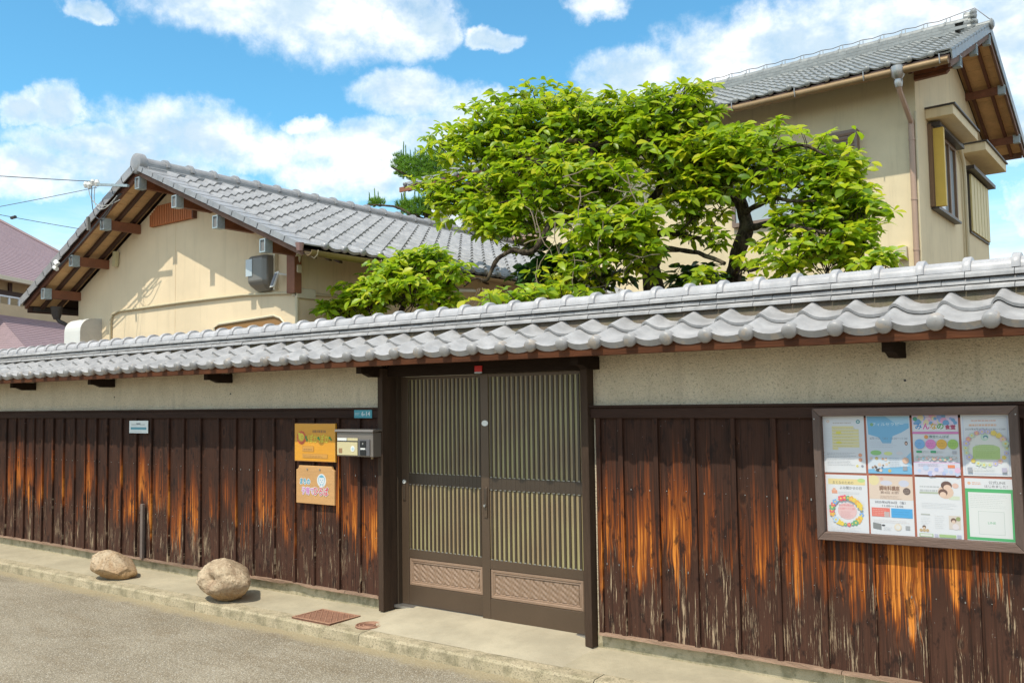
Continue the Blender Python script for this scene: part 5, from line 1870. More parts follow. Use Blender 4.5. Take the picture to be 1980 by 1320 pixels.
# brace under the front wall plate
g = MB()
g.prism([h2(.0015, -.04, z2(0) - .27), h2(.44, -.04, z2(0) - .27), h2(.40, -.04, z2(0) - .31), h2(.0015, -.04, z2(0) - .32)], (0, .08, 0))
g.build('knee_brace', M['purlin'], H2)
MB().boxv(h2(SV - .06, ER - .05, EZr - .17), UA * -8, (0, .03, 0), (0, 0, .10)).build('eave_board', M['barge'], H2)
# eave soffit on the street side with rafter tails
MB().boxv(h2(SLEFT, ET + .05, EZ2 - .066 + .02), UA * (SV - .05 - SLEFT), (0, -ET - .05, SL2 * (-ET - .05)), (0, 0, .006)).build('eave_soffit', M['rafterdark'], H2)
for k in range(14):
    p = h2(.42 - .455 * k, ET + .06, EZ2 - .118 + .02)
    MB().boxv(p, UA * .05, (0, -ET - .06, SL2 * (-ET - .06)), (0, 0, .06)).build('rafter_tail', M['rafterdark'], H2, loc=p)
MB().boxv(h2(SLEFT - .3, ET - .02, EZ2 - .13), UA * (SV - .02 - SLEFT + .3), (0, .03, 0), (0, 0, .115)).build('eave_board', M['rafterdark'], H2)  # added to block sunlight leaking between gutter and roof
# tall ridge stack in courses
RH = .30
for k in range(3):
    zz = RZ2 - .01 + k * .052
    sft = .0 if k % 2 else .16
    me = MB().box(0, .328, -.10 + k * .003, .10 - k * .003, 0, .048).mesh('ridge_course_tile', M['tile_h2'])
    for j in range(21):
        sx = .30 - .33 * (j + 1) + sft
        if sx > .31 or sx < SLEFT - .3:
            continue
        if sx + .328 > .36:
            continue
        mt = rows(UA, (-UA.y, UA.x, 0), (0, 0, 1), h2(sx, RT, zz))
        place(me, 'ridge_course_tile', mt, roof2)
rc2 = captile(.33, .085, .092, .075, .085, .03).mesh('ridge_cap_tile', M['tile_h2'])
wire = [h2(.42, RT, RZ2 + .30)]
for j in range(21):
    sx = .30 - .33 * (j + 1)
    mt = rows(UA, (-UA.y, UA.x, 0), (0, 0, 1), h2(sx, RT, RZ2 + .147))
    place(rc2, 'ridge_cap_tile', mt, roof2)
    for q in (-.02, .035):
        p = h2(sx + .05 + q, RT - .05, RZ2 + .16)
        MB().box(p.x - .007, p.x + .007, p.y - .004, p.y + .004, p.z, p.z + .11).build('cable_clip', M['steel'], roof2)
    wire += [h2(sx + .07, RT - .05, RZ2 + .275), h2(sx - .09, RT - .05, RZ2 + .255)]
g = MB()
g.tube([h2(.60, RT - .02, RZ2 + .10), h2(.40, RT - .03, RZ2 + .33)] + wire[1:], .006, 5)
g.build('lightning_cable', M['darkmetal'], roof2)
# ridge end ornament: stacked rounded lobes
g = MB()
for dz, r_, w_ in ((0.04, .085, .12), (.13, .080, .11), (.21, .070, .09), (.26, .045, .06)):
    g.tube([h2(.24, RT, RZ2 + dz), h2(.26, RT, RZ2 + dz), h2(.30 + w_ * .7, RT, RZ2 + dz), h2(.32 + w_, RT, RZ2 + dz)], [r_ * .9, r_ * 1.1, r_ * .95, r_ * .35], 12)
    g.tube([h2(.37, RT - .12, RZ2 + dz - .01), h2(.37, RT, RZ2 + dz + .02), h2(.37, RT + .12, RZ2 + dz - .01)], [.02, .055, .02], 8)
g.build('ridge_end_ornament', M['tile_h2'], roof2)
g = MB()
g.tube([h2(.20, RT, RZ2 + .02), h2(SV + .02, RT, RZ2 + .035)], .062, 10)
g.tube([h2(SV + .02, RT, RZ2 + .035), h2(SV + .035, RT, RZ2 + .035), h2(SV + .06, RT, RZ2 + .035)], [.085, .088, .05], 14)
g.build('ridge_end_cap', M['tile_h2'], roof2)
# gutter, hooks, hopper and downpipe
g = MB()
g.tube([h2(SLEFT - .3, ET - .045, EZ2 - .095), h2(SV - .03, ET - .045, EZ2 - .095)], .050, 10)
g.build('gutter', M['brass'], H2)
for k in range(8):
    p = h2(SV - .12 - k * .93, ET - .08, EZ2 - .05)
    MB().tube([p + Vector((0, -.045, .03)), p + Vector((0, -.05, -.04)), p + Vector((0, -.03, -.09)), p + Vector((0, .02, -.06))], .007, 5).build('gutter_hook', M['steel'], H2)
g = MB()
hp = h2(-.05, ET - .055, EZ2 - .04)
g.tube([hp + Vector((0, 0, .0)), hp + Vector((0, 0, -.04)), hp + Vector((0, 0, -.12)), hp + Vector((0, .01, -.16)), hp + Vector((0, .01, -.20)), hp + Vector((0, .02, -.26))], [.085, .088, .078, .05, .055, .042], 12)
g.build('rain_hopper', M['steel'], H2, label='ornate grey metal rain hopper at the gutter')
dp = h2(-.055, -.05, 0)
MB().tube([hp + Vector((0, .02, -.24)), hp + Vector((0, .06, -.30)), dp + Vector((0, .0, 5.26)), dp + Vector((0, 0, 5.20))], .034, 8).build('downpipe_elbow', M['downpipe'], H2)
MB().tube([dp + Vector((0, 0, 5.22)), dp + Vector((0, 0, 1.0))], .036, 10).build('downpipe', M['downpipe'], H2)
for z in (5.02, 4.22, 3.55):
    MB().tube([dp + Vector((0, 0, z - .012)), dp + Vector((0, 0, z + .012))], .042, 10).build('pipe_clip', M['downpipe'], H2)
MB().tube([h2(-.006, -.012, 1.0), h2(-.006, -.012, 5.4)], .016, 8).build('corner_conduit', M['pipe'], H2)


# hoods over the side windows
def hood(t0, t1):
    g = MB()
    o = h2(0.001, t0, 5.42)
    g.boxv(o, UA * .36, (0, t1 - t0, 0), (0, 0, .13))
    b = g.build('window_hood', M['cream2'], H2, loc=o, bev=.004)
    p = h2(0.001, t0 - .02, 5.5505)
    MB().boxv(p, UA * .39, (0, t1 - t0 + .04, 0), (0, 0, .022)).build('hood_flashing', M['darkmetal'], b)


hood(.52, 2.22)
hood(2.85, 4.72)
# window one: frame, glass, mustard storm shutter standing out from the wall
w1 = MB()
a0, a1, b0, b1 = .66, 2.16, 4.22, 5.34
X0 = .0012
for (ta, tb, za, zb) in ((a0, a1, b0, b0 + .05), (a0, a1, b1 - .05, b1), (a0, a0 + .045, b0 + .05, b1 - .05), (a1 - .06, a1, b0 + .05, b1 - .05), ((a0 + a1) / 2 + .25, (a0 + a1) / 2 + .31, b0 + .05, b1 - .05)):
    w1.boxv(h2(X0, ta, za), UA * .06, (0, tb - ta, 0), (0, 0, zb - za))
o = w1.build('side_window', M['framebrown'], H2)
MB().boxv(h2(X0 + .012, a0 + .04, b0 + .04), UA * .01, (0, a1 - a0 - .09, 0), (0, 0, b1 - b0 - .08)).build('pane', M['dgl'], o)
MB().boxv(h2(X0, a0, b0 - .03), UA * .10, (0, a1 - a0, 0), (0, 0, .029)).build('sill', M['darkmetal'], o)
MB().boxv(h2(X0, a0 - .02, b1 + .001), UA * .16, (0, a1 - a0 + .14, 0), (0, 0, .05)).build('head_flashing', M['darkmetal'], o)
MB().boxv(h2(X0 + .05, a0 + .002, b0 - .002), UA * .145, (0, .075, 0), (0, 0, b1 - b0 - .03)).build('storm_shutter', M['yellow'], o, bev=.003, label='mustard yellow folded storm shutter')
MB().boxv(h2(X0, a0 - .05, b0 - .002), UA * .05, (0, .05, 0), (0, 0, b1 - b0 + .03)).build('jamb', M['framebrown'], o)
# window two: closed ribbed shutters
a0, a1, b0, b1 = 3.25, 4.84, 4.22, 5.20
o = MB().boxv(h2(X0, a0, b0), UA * .03, (0, a1 - a0, 0), (0, 0, b1 - b0)).build('side_window', M['darkmetal'], H2)
n = 6
for k in range(n):
    ta = a0 + .03 + (a1 - a0 - .06) * k / n
    MB().boxv(h2(X0 + .031, ta, b0 + .03), UA * .025, (0, (a1 - a0 - .06) / n * .86, 0), (0, 0, b1 - b0 - .06)).build('shutter_panel', M['paleyellow'], o)
MB().boxv(h2(X0, a0 - .2, b1 + .001), UA * .15, (0, a1 - a0 + .30, 0), (0, 0, .06)).build('head_flashing', M['darkmetal'], o)
# pipes on the side wall
g = MB()
g.tube([h2(.03, 2.35, 5.50), h2(.04, 2.62, 5.42), h2(.04, 2.80, 5.28), h2(.04, 2.86, 5.05), h2(.04, 2.86, 1.0)], .032, 8)
g.build('conduit', M['pipe'], H2)
MB().tube([h2(.02, 2.25, 5.42), h2(.02, 2.68, 5.24), h2(.02, 2.74, 5.0), h2(.02, 2.76, 1.0)], .012, 6).build('conduit', M['pipe'], H2)
# front window behind the tree: sliding sash, shutter box with louvres
fx0, fx1, fz0, fz1 = -2.66, -.78, 4.18, 5.20
g = MB()
for (sa, sb, za, zb) in ((fx0, fx1, fz0, fz0 + .06), (fx0, fx1, fz1 - .06, fz1), (fx0, fx0 + .05, fz0 + .06, fz1 - .06), (-1.36, -1.30, fz0 + .06, fz1 - .06), (-2.02, -1.97, fz0 + .06, fz1 - .06)):
    g.boxv(h2(sa, -.07, za), UA * (sb - sa), (0, .069, 0), (0, 0, zb - za))
fo = g.build('front_window', M['winbrown'], H2)
MB().boxv(h2(fx0 + .05, -.03, fz0 + .06), UA * (fx1 - fx0 - .6), (0, .01, 0), (0, 0, fz1 - fz0 - .12)).build('pane', M['dgl'], fo)
g = MB()
g.boxv(h2(-1.30, -.115, 4.16), UA * .55, (0, .112, 0), (0, 0, 1.14))
sb = g.build('shutter_box', M['winbrown'], fo, bev=.005)
for k in range(18):
    zz = 4.20 + k * .06
    MB().boxv(h2(-1.26, -.128, zz), UA * .47, (0, .012, 0), (0, 0, .038)).build('louvre', M['winbrown'], sb) if False else None
lv = MB().box(0, .46, -.014, 0, 0, .034).mesh('louvre', M['framebrown'])
for k in range(18):
    mt = rows(UA, (-UA.y, UA.x, 0), (0, 0, 1), h2(-1.255, -.116, 4.20 + k * .06))
    o_ = place(lv, 'louvre', mt, sb)
# small box by the downpipe
MB().boxv(h2(-.30, -.09, 3.44), UA * .13, (0, .089, 0), (0, 0, .17)).build('junction_box', M['offwhite'], H2, bev=.006)
# recessed left wing
WG = H2
g = MB()
g.box(-11.55, -9.0, 8.55, 8.67, 0, 5.98)
g.box(-11.55, -11.43, 8.67, 13.0, 0, 5.98)
g.build('wing_wall', M['cream2'], WG)
g = MB()
g.prism([(-12.55, 7.85, 5.90), (-12.55, 10.6, 7.05), (-12.55, 13.4, 5.90), (-12.55, 13.4, 5.86), (-12.55, 10.6, 7.0), (-12.55, 7.85, 5.86)], (4.4, 0, 0))
g.build('wing_roof', M['tile_h2'], WG)
mv = Vector((0, 2.75, 1.15)).normalized()
wr = bpy.data.objects['wing_roof']
roof_tiles(wr, (-12.42, 7.80, 5.905), (1, 0, 0), mv, 14, 10, .265, .236, M['tile_h2'], cap=30)
MB().box(-12.58, -8.6, 7.80, 7.84, 5.80, 5.895).build('wing_fascia', simple('redbrown_fascia', (0.26, 0.10, 0.05), .6), WG)
for k in range(8):
    p = Vector((-12.40 + k * .42, 7.86, 5.79))
    MB().boxv(p, (.05, 0, 0), (0, .70, .29), (0, 0, .05)).build('rafter_tail', M['rafterdark'], WG, loc=p)
MB().box(-11.85, -11.72, 8.0, 8.55, 5.74, 5.88).build('purlin', M['rafterdark'], WG)
# flashing where the low roof meets the wing
sx, ex_ = -10.6, -9.3
MB().boxv((sx, 8.50, rz(sx) + .05), (ex_ - sx, 0, rz(ex_) - rz(sx)), (0, .049, 0), (0, 0, .09)).build('flashing', simple('salmon_flashing', (0.50, 0.25, 0.15), .6), WG)
MB().tube([(-9.33, 8.50, 4.02), (-9.33, 8.50, 4.9)], .04, 10).build('wing_downpipe', M['downpipe'], WG)

# air conditioner unit on the low roof platform
AC = thing('air_conditioner', 'white outdoor air conditioner unit by the upper wing wall', 'air conditioner', (-11.5, 8.1, 4.8))
MB().box(-11.88, -11.10, 7.95, 8.25, 4.80, 5.41).build('casing', M['ac'], AC, bev=.012)
MB().box(-11.12, -11.098, 7.98, 8.22, 4.85, 5.36).build('side_grille', M['acgrey'], AC)
g = MB()
cxx, czz = -11.66, 5.10
for r_ in (.06, .12, .18, .235):
    g.tube([(cxx + r_ * math.cos(2 * PI * k / 20), 7.942, czz + r_ * math.sin(2 * PI * k / 20)) for k in range(21)], .005, 4)
for k in range(12):
    a = 2 * PI * k / 12
    g.tube([(cxx, 7.942, czz), (cxx + .235 * math.cos(a), 7.942, czz + .235 * math.sin(a))], .004, 4)
g.build('fan_guard', M['acgrey'], AC)
MB().tube([(cxx, 7.946, czz), (cxx, 7.95, czz)], .235, 24).build('fan_recess', simple('fan_dark', (0.25, 0.24, 0.21)), AC)
MB().box(-11.30, -11.25, 7.946, 7.95, 5.24, 5.30).build('badge', M['acgrey'], AC)
MB().box(-12.0, -11.0, 7.9, 8.5, 4.72, 4.795).build('platform', M['darkmetal'], AC)

# balcony railing half hidden by the tree
BR = thing('balcony_railing', 'dark metal railing with thin bars seen through the tree foliage', 'railing', (-10.2, 8.2, 4.6))
MB().box(-10.75, -9.5, 8.18, 8.22, 5.12, 5.16).build('top_rail', M['winbrown'], BR)
MB().box(-10.75, -9.5, 8.18, 8.22, 4.70, 4.73).build('bottom_rail', M['winbrown'], BR)
for k in range(13):
    x = -10.72 + k * .1
    MB().box(x, x + .015, 8.192, 8.207, 4.731, 5.119).build('bar', M['darkmetal'], BR)
MB().box(-10.8, -9.45, 8.20, 8.5, 4.60, 4.69).build('balcony_ledge', M['downpipe'], BR)

# ================================================================== NEIGHBOUR HOUSE (far left)
NH = thing('neighbour_house', 'far cream house with mauve shingle hip roofs and dark brown trim at the left edge', 'house', (-18, 3, 0))
D_ = Vector((-.5045, .8634, 0))
Nn_ = Vector((.8634, .5045, 0))
G0 = Vector((-18.25, 2.79, 0))


def nh(a, b_, z):
    return G0 + D_ * a + Nn_ * b_ + Vector((0, 0, z))


MB().boxv(nh(-6, -.55, 0), D_ * 12.0, Nn_ * .15, (0, 0, 4.15)).build('wall', M['far_cream'], NH)
MB().boxv(nh(-6, -.395, 3.86), D_ * 12.0, Nn_ * .03, (0, 0, .11)).build('trim_band', M['trim'], NH)
for a in (-3.5, -1.4, .78):
    MB().boxv(nh(a, -.394, 3.971), D_ * .1, Nn_ * .03, (0, 0, .17)).build('trim_post', M['trim'], NH)
MB().boxv(nh(-6.2, -.02, 4.09), D_ * 12.2, Nn_ * .1, (0, 0, .08)).build('gutter', M['offwhite'], NH)
MB().boxv(nh(-6.2, -.4, 4.14), D_ * 12.2, Nn_ * .4, (0, 0, .02)).build('soffit', M['far_cream'], NH)


def shingle_roof(name, A, B, C, D2, n, lift, mat):
    """a roof face A-B (eave) to D2-C (top), laid in n courses"""
    A, B, C, D2 = map(Vector, (A, B, C, D2))
    nrm = (B - A).cross(D2 - A).normalized()
    if nrm.z < 0:
        nrm = -nrm
    g = MB()
    for i in range(n):
        f0, f1 = i / n, (i + 1.03) / n
        a0_, a1_ = A.lerp(D2, f0), A.lerp(D2, f1)
        b0_, b1_ = B.lerp(C, f0), B.lerp(C, f1)
        up_ = nrm * lift
        g.add([a0_ + up_, b0_ + up_, b1_, a1_, a0_, b0_], [(0, 1, 2, 3), (4, 5, 1, 0)])
    return g.build(name, mat, NH, kind='stuff')


m = .5
shingle_roof('upper_roof_shingles', nh(-6.3, .03, 4.165), nh(6.2, .03, 4.165), nh(7.25, -5.3, 6.83), nh(-6.3, -5.3, 6.83), 44, .006, M['purple'])
g = MB()
g.tube([nh(6.2, .03, 4.18), nh(7.25, -5.3, 6.85)], .05, 6)
g.build('verge_trim', simple('mauve_hip', (0.17, 0.11, 0.12), .6), NH)
# balcony parapet and lower roof
MB().boxv(nh(-6, -.3, 3.40), D_ * 12.0, Nn_ * .3, (0, 0, .24)).build('balcony_parapet', M['far_cream'], NH)
g = MB()
g.boxv(nh(-6, -.06, 3.78), D_ * 12.0, Nn_ * .04, (0, 0, .03))
for k in range(40):
    g.boxv(nh(-6 + k * .3, -.05, 3.642), D_ * .05, Nn_ * .02, (0, 0, .137))
g.build('balcony_rail', M['ac'], NH)
shingle_roof('lower_roof_shingles', nh(-2.6, 2.9, 1.97), nh(7.5, 2.9, 1.97), nh(7.5, .0, 3.42), nh(-.07, .0, 3.42), 34, .006, M['purple'])
shingle_roof('porch_roof_shingles', nh(-2.6, -3, 1.97), nh(-2.6, 2.9, 1.97), nh(-.07, .0, 3.42), nh(-.07, -3, 3.42), 34, .006, simple('mauve_slate_lit_side', (0.31, 0.225, 0.24), .7, 0, .2, 5.0, .2))  # lit side of the hip: its light is put into a paler slate

# ================================================================== CABLES
CB = thing('power_line_bracket', 'pale steel bracket with insulators and looping leads at the gable peak', 'bracket', (-10.2, .66, 4.35))
p0 = Vector((-10.25, .66, 4.30))
g = MB()
g.beam(p0, p0 + Vector((-.62, -.05, .10)), .03, .03)
g.beam(p0 + Vector((-.55, -.05, -.02)), p0 + Vector((-.55, -.05, .16)), .02, .02)
g.build('arm', M['cap'], CB)
for k, dx in enumerate((-.62, -.72, -.80, -.88)):
    q = p0 + Vector((dx, -.05, .12 + .02 * (k % 2)))
    MB().tube([q + Vector((0, 0, -.04)), q, q + Vector((0, 0, .04))], [.02, .035, .02], 8).build('insulator', M['white'], CB)
rr = random.Random(4)
for k in (1, 2, 3):
    q = p0 + Vector((-.58 - .08 * k, -.05, .10))
    mid = q + Vector((-.10 + .06 * k, -.02 + .02 * k, -.06 - .05 * (k % 3)))
    end = p0 + Vector((-.32 + .03 * k, .03 * (k % 2), -.04 - .03 * k))
    pts = []
    for i in range(13):
        t = i / 12
        pts.append(q * (1 - t) ** 2 + mid * 2 * t * (1 - t) * 1.0 + end * t * t + Vector((-.03 * math.sin(2 * PI * t), 0, -(.12 + .045 * ((k * 2) % 5)) * math.sin(PI * t))))
    MB().tube(pts, .0055, 5).build('lead_wire', M['palecable'] if k in (1, 3) else M['cable'], CB)
MB().beam(p0 + Vector((-.82, -.05, -.28)), p0 + Vector((-.80, -.05, -.45)), .035, .035).build('connector', M['meter'], CB)
# wires clipped down the left rake
g = MB()
a_, b_ = Vector((RX - .3, YV - .04, rz(RX - .3) - .13)), Vector((-11.95, YV - .04, rz(-11.95) - .13))
g.tube([a_.lerp(b_, i / 10) + Vector((0, 0, -.012 * math.sin(PI * i / 10))) for i in range(11)], .010, 5)
g.tube([a_.lerp(b_, i / 10) + Vector((0, -.02, -.05 * math.sin(PI * i / 10))) for i in range(11)], .007, 5)
g.build('rake_cable', M['cable'], CB)
g = MB()
q = b_ + Vector((0, -.02, .02))
g.tube([q, q + Vector((-.06, 0, .05))], .035, 8)
g.tube([q + Vector((-.03, 0, -.05)), q + Vector((-.10, 0, -.02))], .028, 8)
g.build('rake_insulator', M['white'], CB)
MB().beam((-11.48, YW - .04, 3.50), (-11.46, YW - .04, 3.70), .05, .07).build('wall_anchor', M['mailcream'], CB)


def cable(p, q, sag, label, r_=.009, beads=0):
    p, q = Vector(p), Vector(q)
    pts = [p.lerp(q, i / 16) + Vector((0, 0, -sag * 4 * (i / 16) * (1 - i / 16))) for i in range(17)]
    g = MB().tube(pts, r_, 5)
    for b in range(beads):
        c = pts[3 + b * 3]
        g.tube([c - Vector((0.05, 0, 0)), c + Vector((0.05, 0, 0))], .02, 6)
    o = g.build('overhead_cable', M['cable'], None, loc=p)
    tag(o, label, 'cable', 'overhead cables at the left')


cable((-10.90, .60, 4.44), (-12.30, -3.3, 4.30), .03, 'upper overhead cable running left from the insulator bracket', .005)
cable((-10.85, .60, 4.36), (-12.30, -3.3, 3.13), .05, 'middle overhead cable rising towards the bracket from lower left', .004)
cable((-11.30, .62, 3.90), (-12.15, -3.3, 4.40), .06, 'lowest overhead cable with small beads behind the left rake', .004, 4)


# ================================================================== TREES
def leaf_mesh(L, W_, fold=.25, droop=.25):
    """one ovate leaf along +x, 8 triangles"""
    xs_ = [(0.0, 0.02), (.22, .62), (.50, 1.0), (.78, .72), (1.0, 0.0)]
    vs, fs = [], []
    for i, (a, b_) in enumerate(xs_):
        z = -droop * L * a * a
        e = b_ * W_ / 2
        vs += [(a * L, 0, z), (a * L, e, z + e * fold), (a * L, -e, z + e * fold)]
    for i in range(4):
        k = i * 3
        if i < 3:
            fs += [(k, k + 3, k + 4, k + 1), (k, k + 2, k + 5, k + 3)]
        else:
            fs += [(k, k + 3, k + 1), (k, k + 2, k + 3)]
    return vs, fs


def foliage(tree, pads, per, Lf, mat, seed, nobj, whorl=6, twigs=True, name='leaf', skip=None):
    rr = random.Random(seed)
    leaves = []
    tw = MB()
    for (px, py, pz, rx, rzz) in pads:
        ryy = max(rx * .9, .16)
        nclu = max(3, int(per * rx * max(rzz, .08) * 100 / whorl))
        sub = [(rr.uniform(-.9, .9), rr.uniform(-.9, .9), rr.uniform(-.7, .8)) for _ in range(max(4, nclu // 3))]
        for c in range(nclu):
            while True:
                d = Vector((rr.gauss(0, 1), rr.gauss(0, 1), rr.gauss(0.25, 1)))
                if d.length > .01:
                    break
            d.normalize()
            r_ = rr.uniform(.35, 1.22) ** .7
            sb_ = rr.choice(sub)
            if rr.random() < .4:
                d = (Vector(sb_) + Vector((rr.gauss(0, .3), rr.gauss(0, .3), rr.gauss(0, .3))))
                r_ = 1.0
            P = Vector((px + d.x * rx * r_, py + d.y * ryy * r_, pz + d.z * rzz * r_))
            out_ = Vector((d.x, d.y, d.z * .3 + .35)).normalized()
            # twig
            if twigs and rr.random() < .5:
                base = P - out_ * rr.uniform(.12, .25) + Vector((0, 0, -.05))
                tw.tube([base, base.lerp(P, .5) + Vector((rr.uniform(-.02, .02), 0, .02)), P], [.006, .0045, .003], 4, cap=False)
            a0_ = rr.uniform(0, 2 * PI)
            nl = rr.randint(whorl - 2, whorl + 1)
            for k in range(nl):
                a = a0_ + k * 2.4
                el_ = rr.uniform(-.75, .40)
                dirv = Vector((math.cos(a) * math.cos(el_), math.sin(a) * math.cos(el_), math.sin(el_)))
                dirv = (dirv + out_ * .35).normalized()
                upv = Vector((rr.gauss(0, .4), rr.gauss(-.55, .4), 1)).normalized()
                yv = upv.cross(dirv)
                if yv.length < .05:
                    continue
                yv.normalize()
                zv = dirv.cross(yv)
                s_ = Lf * rr.uniform(.55, 1.2)
                if skip and skip(P):
                    continue
                leaves.append((rows(dirv * s_, yv * s_, zv * s_, P + dirv * rr.uniform(0, .02)), P))
    cp = Vector((0, -5.39, 1.66))
    leaves.sort(key=lambda q: (q[1] - cp).length)
    variants = []
    for w_, f_, d_ in ((.54, .3, .22), (.44, .22, .45), (.62, .45, .15)):
        vs, fs = leaf_mesh(1.0, w_, f_, d_)
        b_ = MB().add(vs, fs, 0, True)
        variants.append((vs, fs, b_.mesh(name, mat)))
    # individually built leaves are spread over the nearest third
    near = leaves[:max(nobj, len(leaves) // 3)]
    pick = set(rr.sample(range(len(near)), min(nobj, len(near))))
    rest_v, rest_f = [], []
    for i, (mt, P) in enumerate(leaves):
        vs, fs, me = variants[i % 3]
        if i in pick:
            place(me, name, mt, tree)
        else:
            k = len(rest_v)
            rest_v += [tuple(mt @ Vector(v)) for v in vs]
            rest_f += [tuple(q + k for q in f) for f in fs]
    me = bpy.data.meshes.new('foliage')
    me.from_pydata(rest_v, [], rest_f)
    me.materials.append(mat)
    me.polygons.foreach_set('use_smooth', [True] * len(me.polygons))
    me.update()
    o = place(me, 'foliage', Matrix(), tree)
    o['kind'] = 'stuff'
    if tw.v:
        tw.build('twigs', M['bark'], tree, kind='stuff')
    return len(leaves)


def limb(tree, pts, r0, r1, name='branch', seed=0):
    pts = [Vector(p) for p in pts]
    if name == 'branch':
        pts = [p + Vector((0, -.30 * min(1, i / 2), 0)) for i, p in enumerate(pts)]
    fine = []
    for i in range(len(pts) - 1):
        a = pts[max(i - 1, 0)]
        b_, c, d = pts[i], pts[i + 1], pts[min(i + 2, len(pts) - 1)]
        for k in range(4):
            t = k / 4
            q = .5 * ((2 * b_) + (c - a) * t + (2 * a - 5 * b_ + 4 * c - d) * t * t + (3 * b_ - 3 * c + d - a) * t ** 3)
            fine.append(q)
    fine.append(pts[-1])
    n = len(fine)
    fine = [q + Vector((noise.noise(q * 5 + Vector((seed, 0, 0))), 0, noise.noise(q * 5 + Vector((0, seed, 9))))) * .02 for q in fine]
    rs = [(r0 + (r1 - r0) * i / (n - 1)) * (1 + .3 * noise.noise(fine[i] * 9)) for i in range(n)]
    MB().tube(fine, rs, 9).build('branch' if name == 'shoot' else name, M['bark'], tree, loc=fine[0])


PADS_A = [(-7.32, 3.4, 5.03, 0.38, 0.2), (-6.86, 3.5, 5.25, 0.48, 0.25), (-6.26, 3.7, 5.37, 0.46, 0.27), (-5.61, 3.6, 4.97, 0.46, 0.26), (-6.36, 3.4, 4.79, 0.64, 0.3), (-6.76, 3.1, 4.54, 0.44, 0.2), (-7.09, 2.9, 4.16, 0.3, 0.23), (-6.88, 3.0, 3.98, 0.26, 0.16), (-5.64, 3.3, 4.45, 0.52, 0.25), (-5.19, 3.7, 4.82, 0.44, 0.29), (-4.58, 3.8, 5.02, 0.35, 0.28), (-4.36, 4.0, 4.85, 0.23, 0.33), (-4.7, 3.4, 4.34, 0.41, 0.27), (-4.47, 3.8, 4.44, 0.35, 0.28), (-5.87, 2.9, 3.94, 0.56, 0.25), (-6.3, 2.7, 3.68, 0.38, 0.22), (-5.8, 2.6, 3.4, 0.32, 0.1), (-5.32, 2.9, 3.86, 0.43, 0.22), (-4.78, 2.9, 3.92, 0.34, 0.21), (-4.56, 2.4, 3.25, 0.38, 0.23), (-4.35, 2.6, 3.44, 0.21, 0.13), (-4.8, 4.2, 4.19, 0.37, 0.23), (-4.63, 2.4, 2.95, 0.44, 0.14), (-4.36, 2.6, 3.1, 0.19, 0.21), (-4.88, 2.0, 2.71, 0.33, 0.08), (-4.2, 3.4, 3.67, 0.25, 0.19)]
PADS_A += [(-6.6, 3.3, 4.95, .5, .25), (-5.9, 3.5, 5.1, .5, .3), (-5.35, 3.5, 4.65, .5, .28), (-6.1, 3.2, 4.45, .55, .25), (-4.95, 3.6, 4.6, .45, .28), (-5.3, 3.0, 4.15, .5, .25), (-6.2, 2.9, 4.15, .4, .2), (-4.55, 3.5, 4.72, .35, .3), (-4.4, 3.7, 4.2, .35, .2), (-4.9, 3.0, 3.55, .35, .18), (-5.6, 2.7, 3.7, .4, .16), (-5.05, 2.5, 2.85, .35, .12), (-7.0, 2.9, 4.05, .35, .22), (-6.55, 2.8, 3.85, .4, .2), (-6.1, 2.7, 3.6, .4, .14), (-4.15, 3.5, 4.25, .35, .28), (-4.75, 2.5, 3.3, .35, .25), (-6.75, 3.2, 4.75, .45, .25)]
PADS_A = [(a, b_, c - (.13 if c > 4.9 else 0), d, e * (.85 if c > 4.9 else 1)) for a, b_, c, d, e in PADS_A]
PADS_B = [(-4.1, 3.6, 4.15, .4, .25), (-4.05, 3.5, 3.9, .3, .16), (-3.6, 3.6, 4.15, .4, .2), (-2.55, 3.5, 3.3, .3, .2), (-3.75, 3.8, 4.28, .4, .2), (-3.3, 3.7, 4.1, .45, .18), (-2.9, 3.7, 3.95, .35, .18), (-2.75, 3.6, 3.45, .28, .2), (-3.1, 3.4, 3.35, .25, .15), (-2.7, 3.3, 3.08, .3, .15), (-3.0, 3.1, 3.0, .35, .14), (-4.2, 3.8, 4.3, .35, .2), (-4.01, 4.0, 4.49, 0.3, 0.18), (-3.52, 3.8, 4.3, 0.36, 0.19), (-3.09, 3.8, 4.25, 0.34, 0.16), (-2.74, 3.8, 4.03, 0.23, 0.18), (-2.6, 3.8, 3.74, 0.17, 0.21), (-3.31, 3.5, 3.93, 0.39, 0.16), (-2.86, 3.5, 3.63, 0.32, 0.2), (-3.85, 3.6, 4.07, 0.32, 0.19), (-2.65, 3.5, 3.32, 0.22, 0.19), (-2.91, 3.3, 3.2, 0.3, 0.19), (-2.43, 3.3, 3.05, 0.13, 0.14), (-2.74, 3.2, 2.92, 0.38, 0.12), (-3.11, 3.0, 2.84, 0.23, 0.09), (-4.34, 3.9, 4.06, 0.26, 0.16), (-4.31, 3.6, 3.44, 0.23, 0.09), (-3.48, 3.6, 3.21, 0.13, 0.1), (-3.63, 3.4, 3.01, 0.15, 0.07), (-4.24, 4.2, 3.78, 0.17, 0.18), (-2.58, 3.6, 3.48, 0.16, 0.13), (-3.89, 3.0, 2.84, 0.21, 0.06)]
PADS_B = [(a, b_, c - (.13 if (a > -3.4 and c > 3.85) else 0), d, e) for a, b_, c, d, e in PADS_B] + [(-4.15, 3.45, 3.75, .3, .16), (-3.95, 3.4, 3.3, .2, .1)]
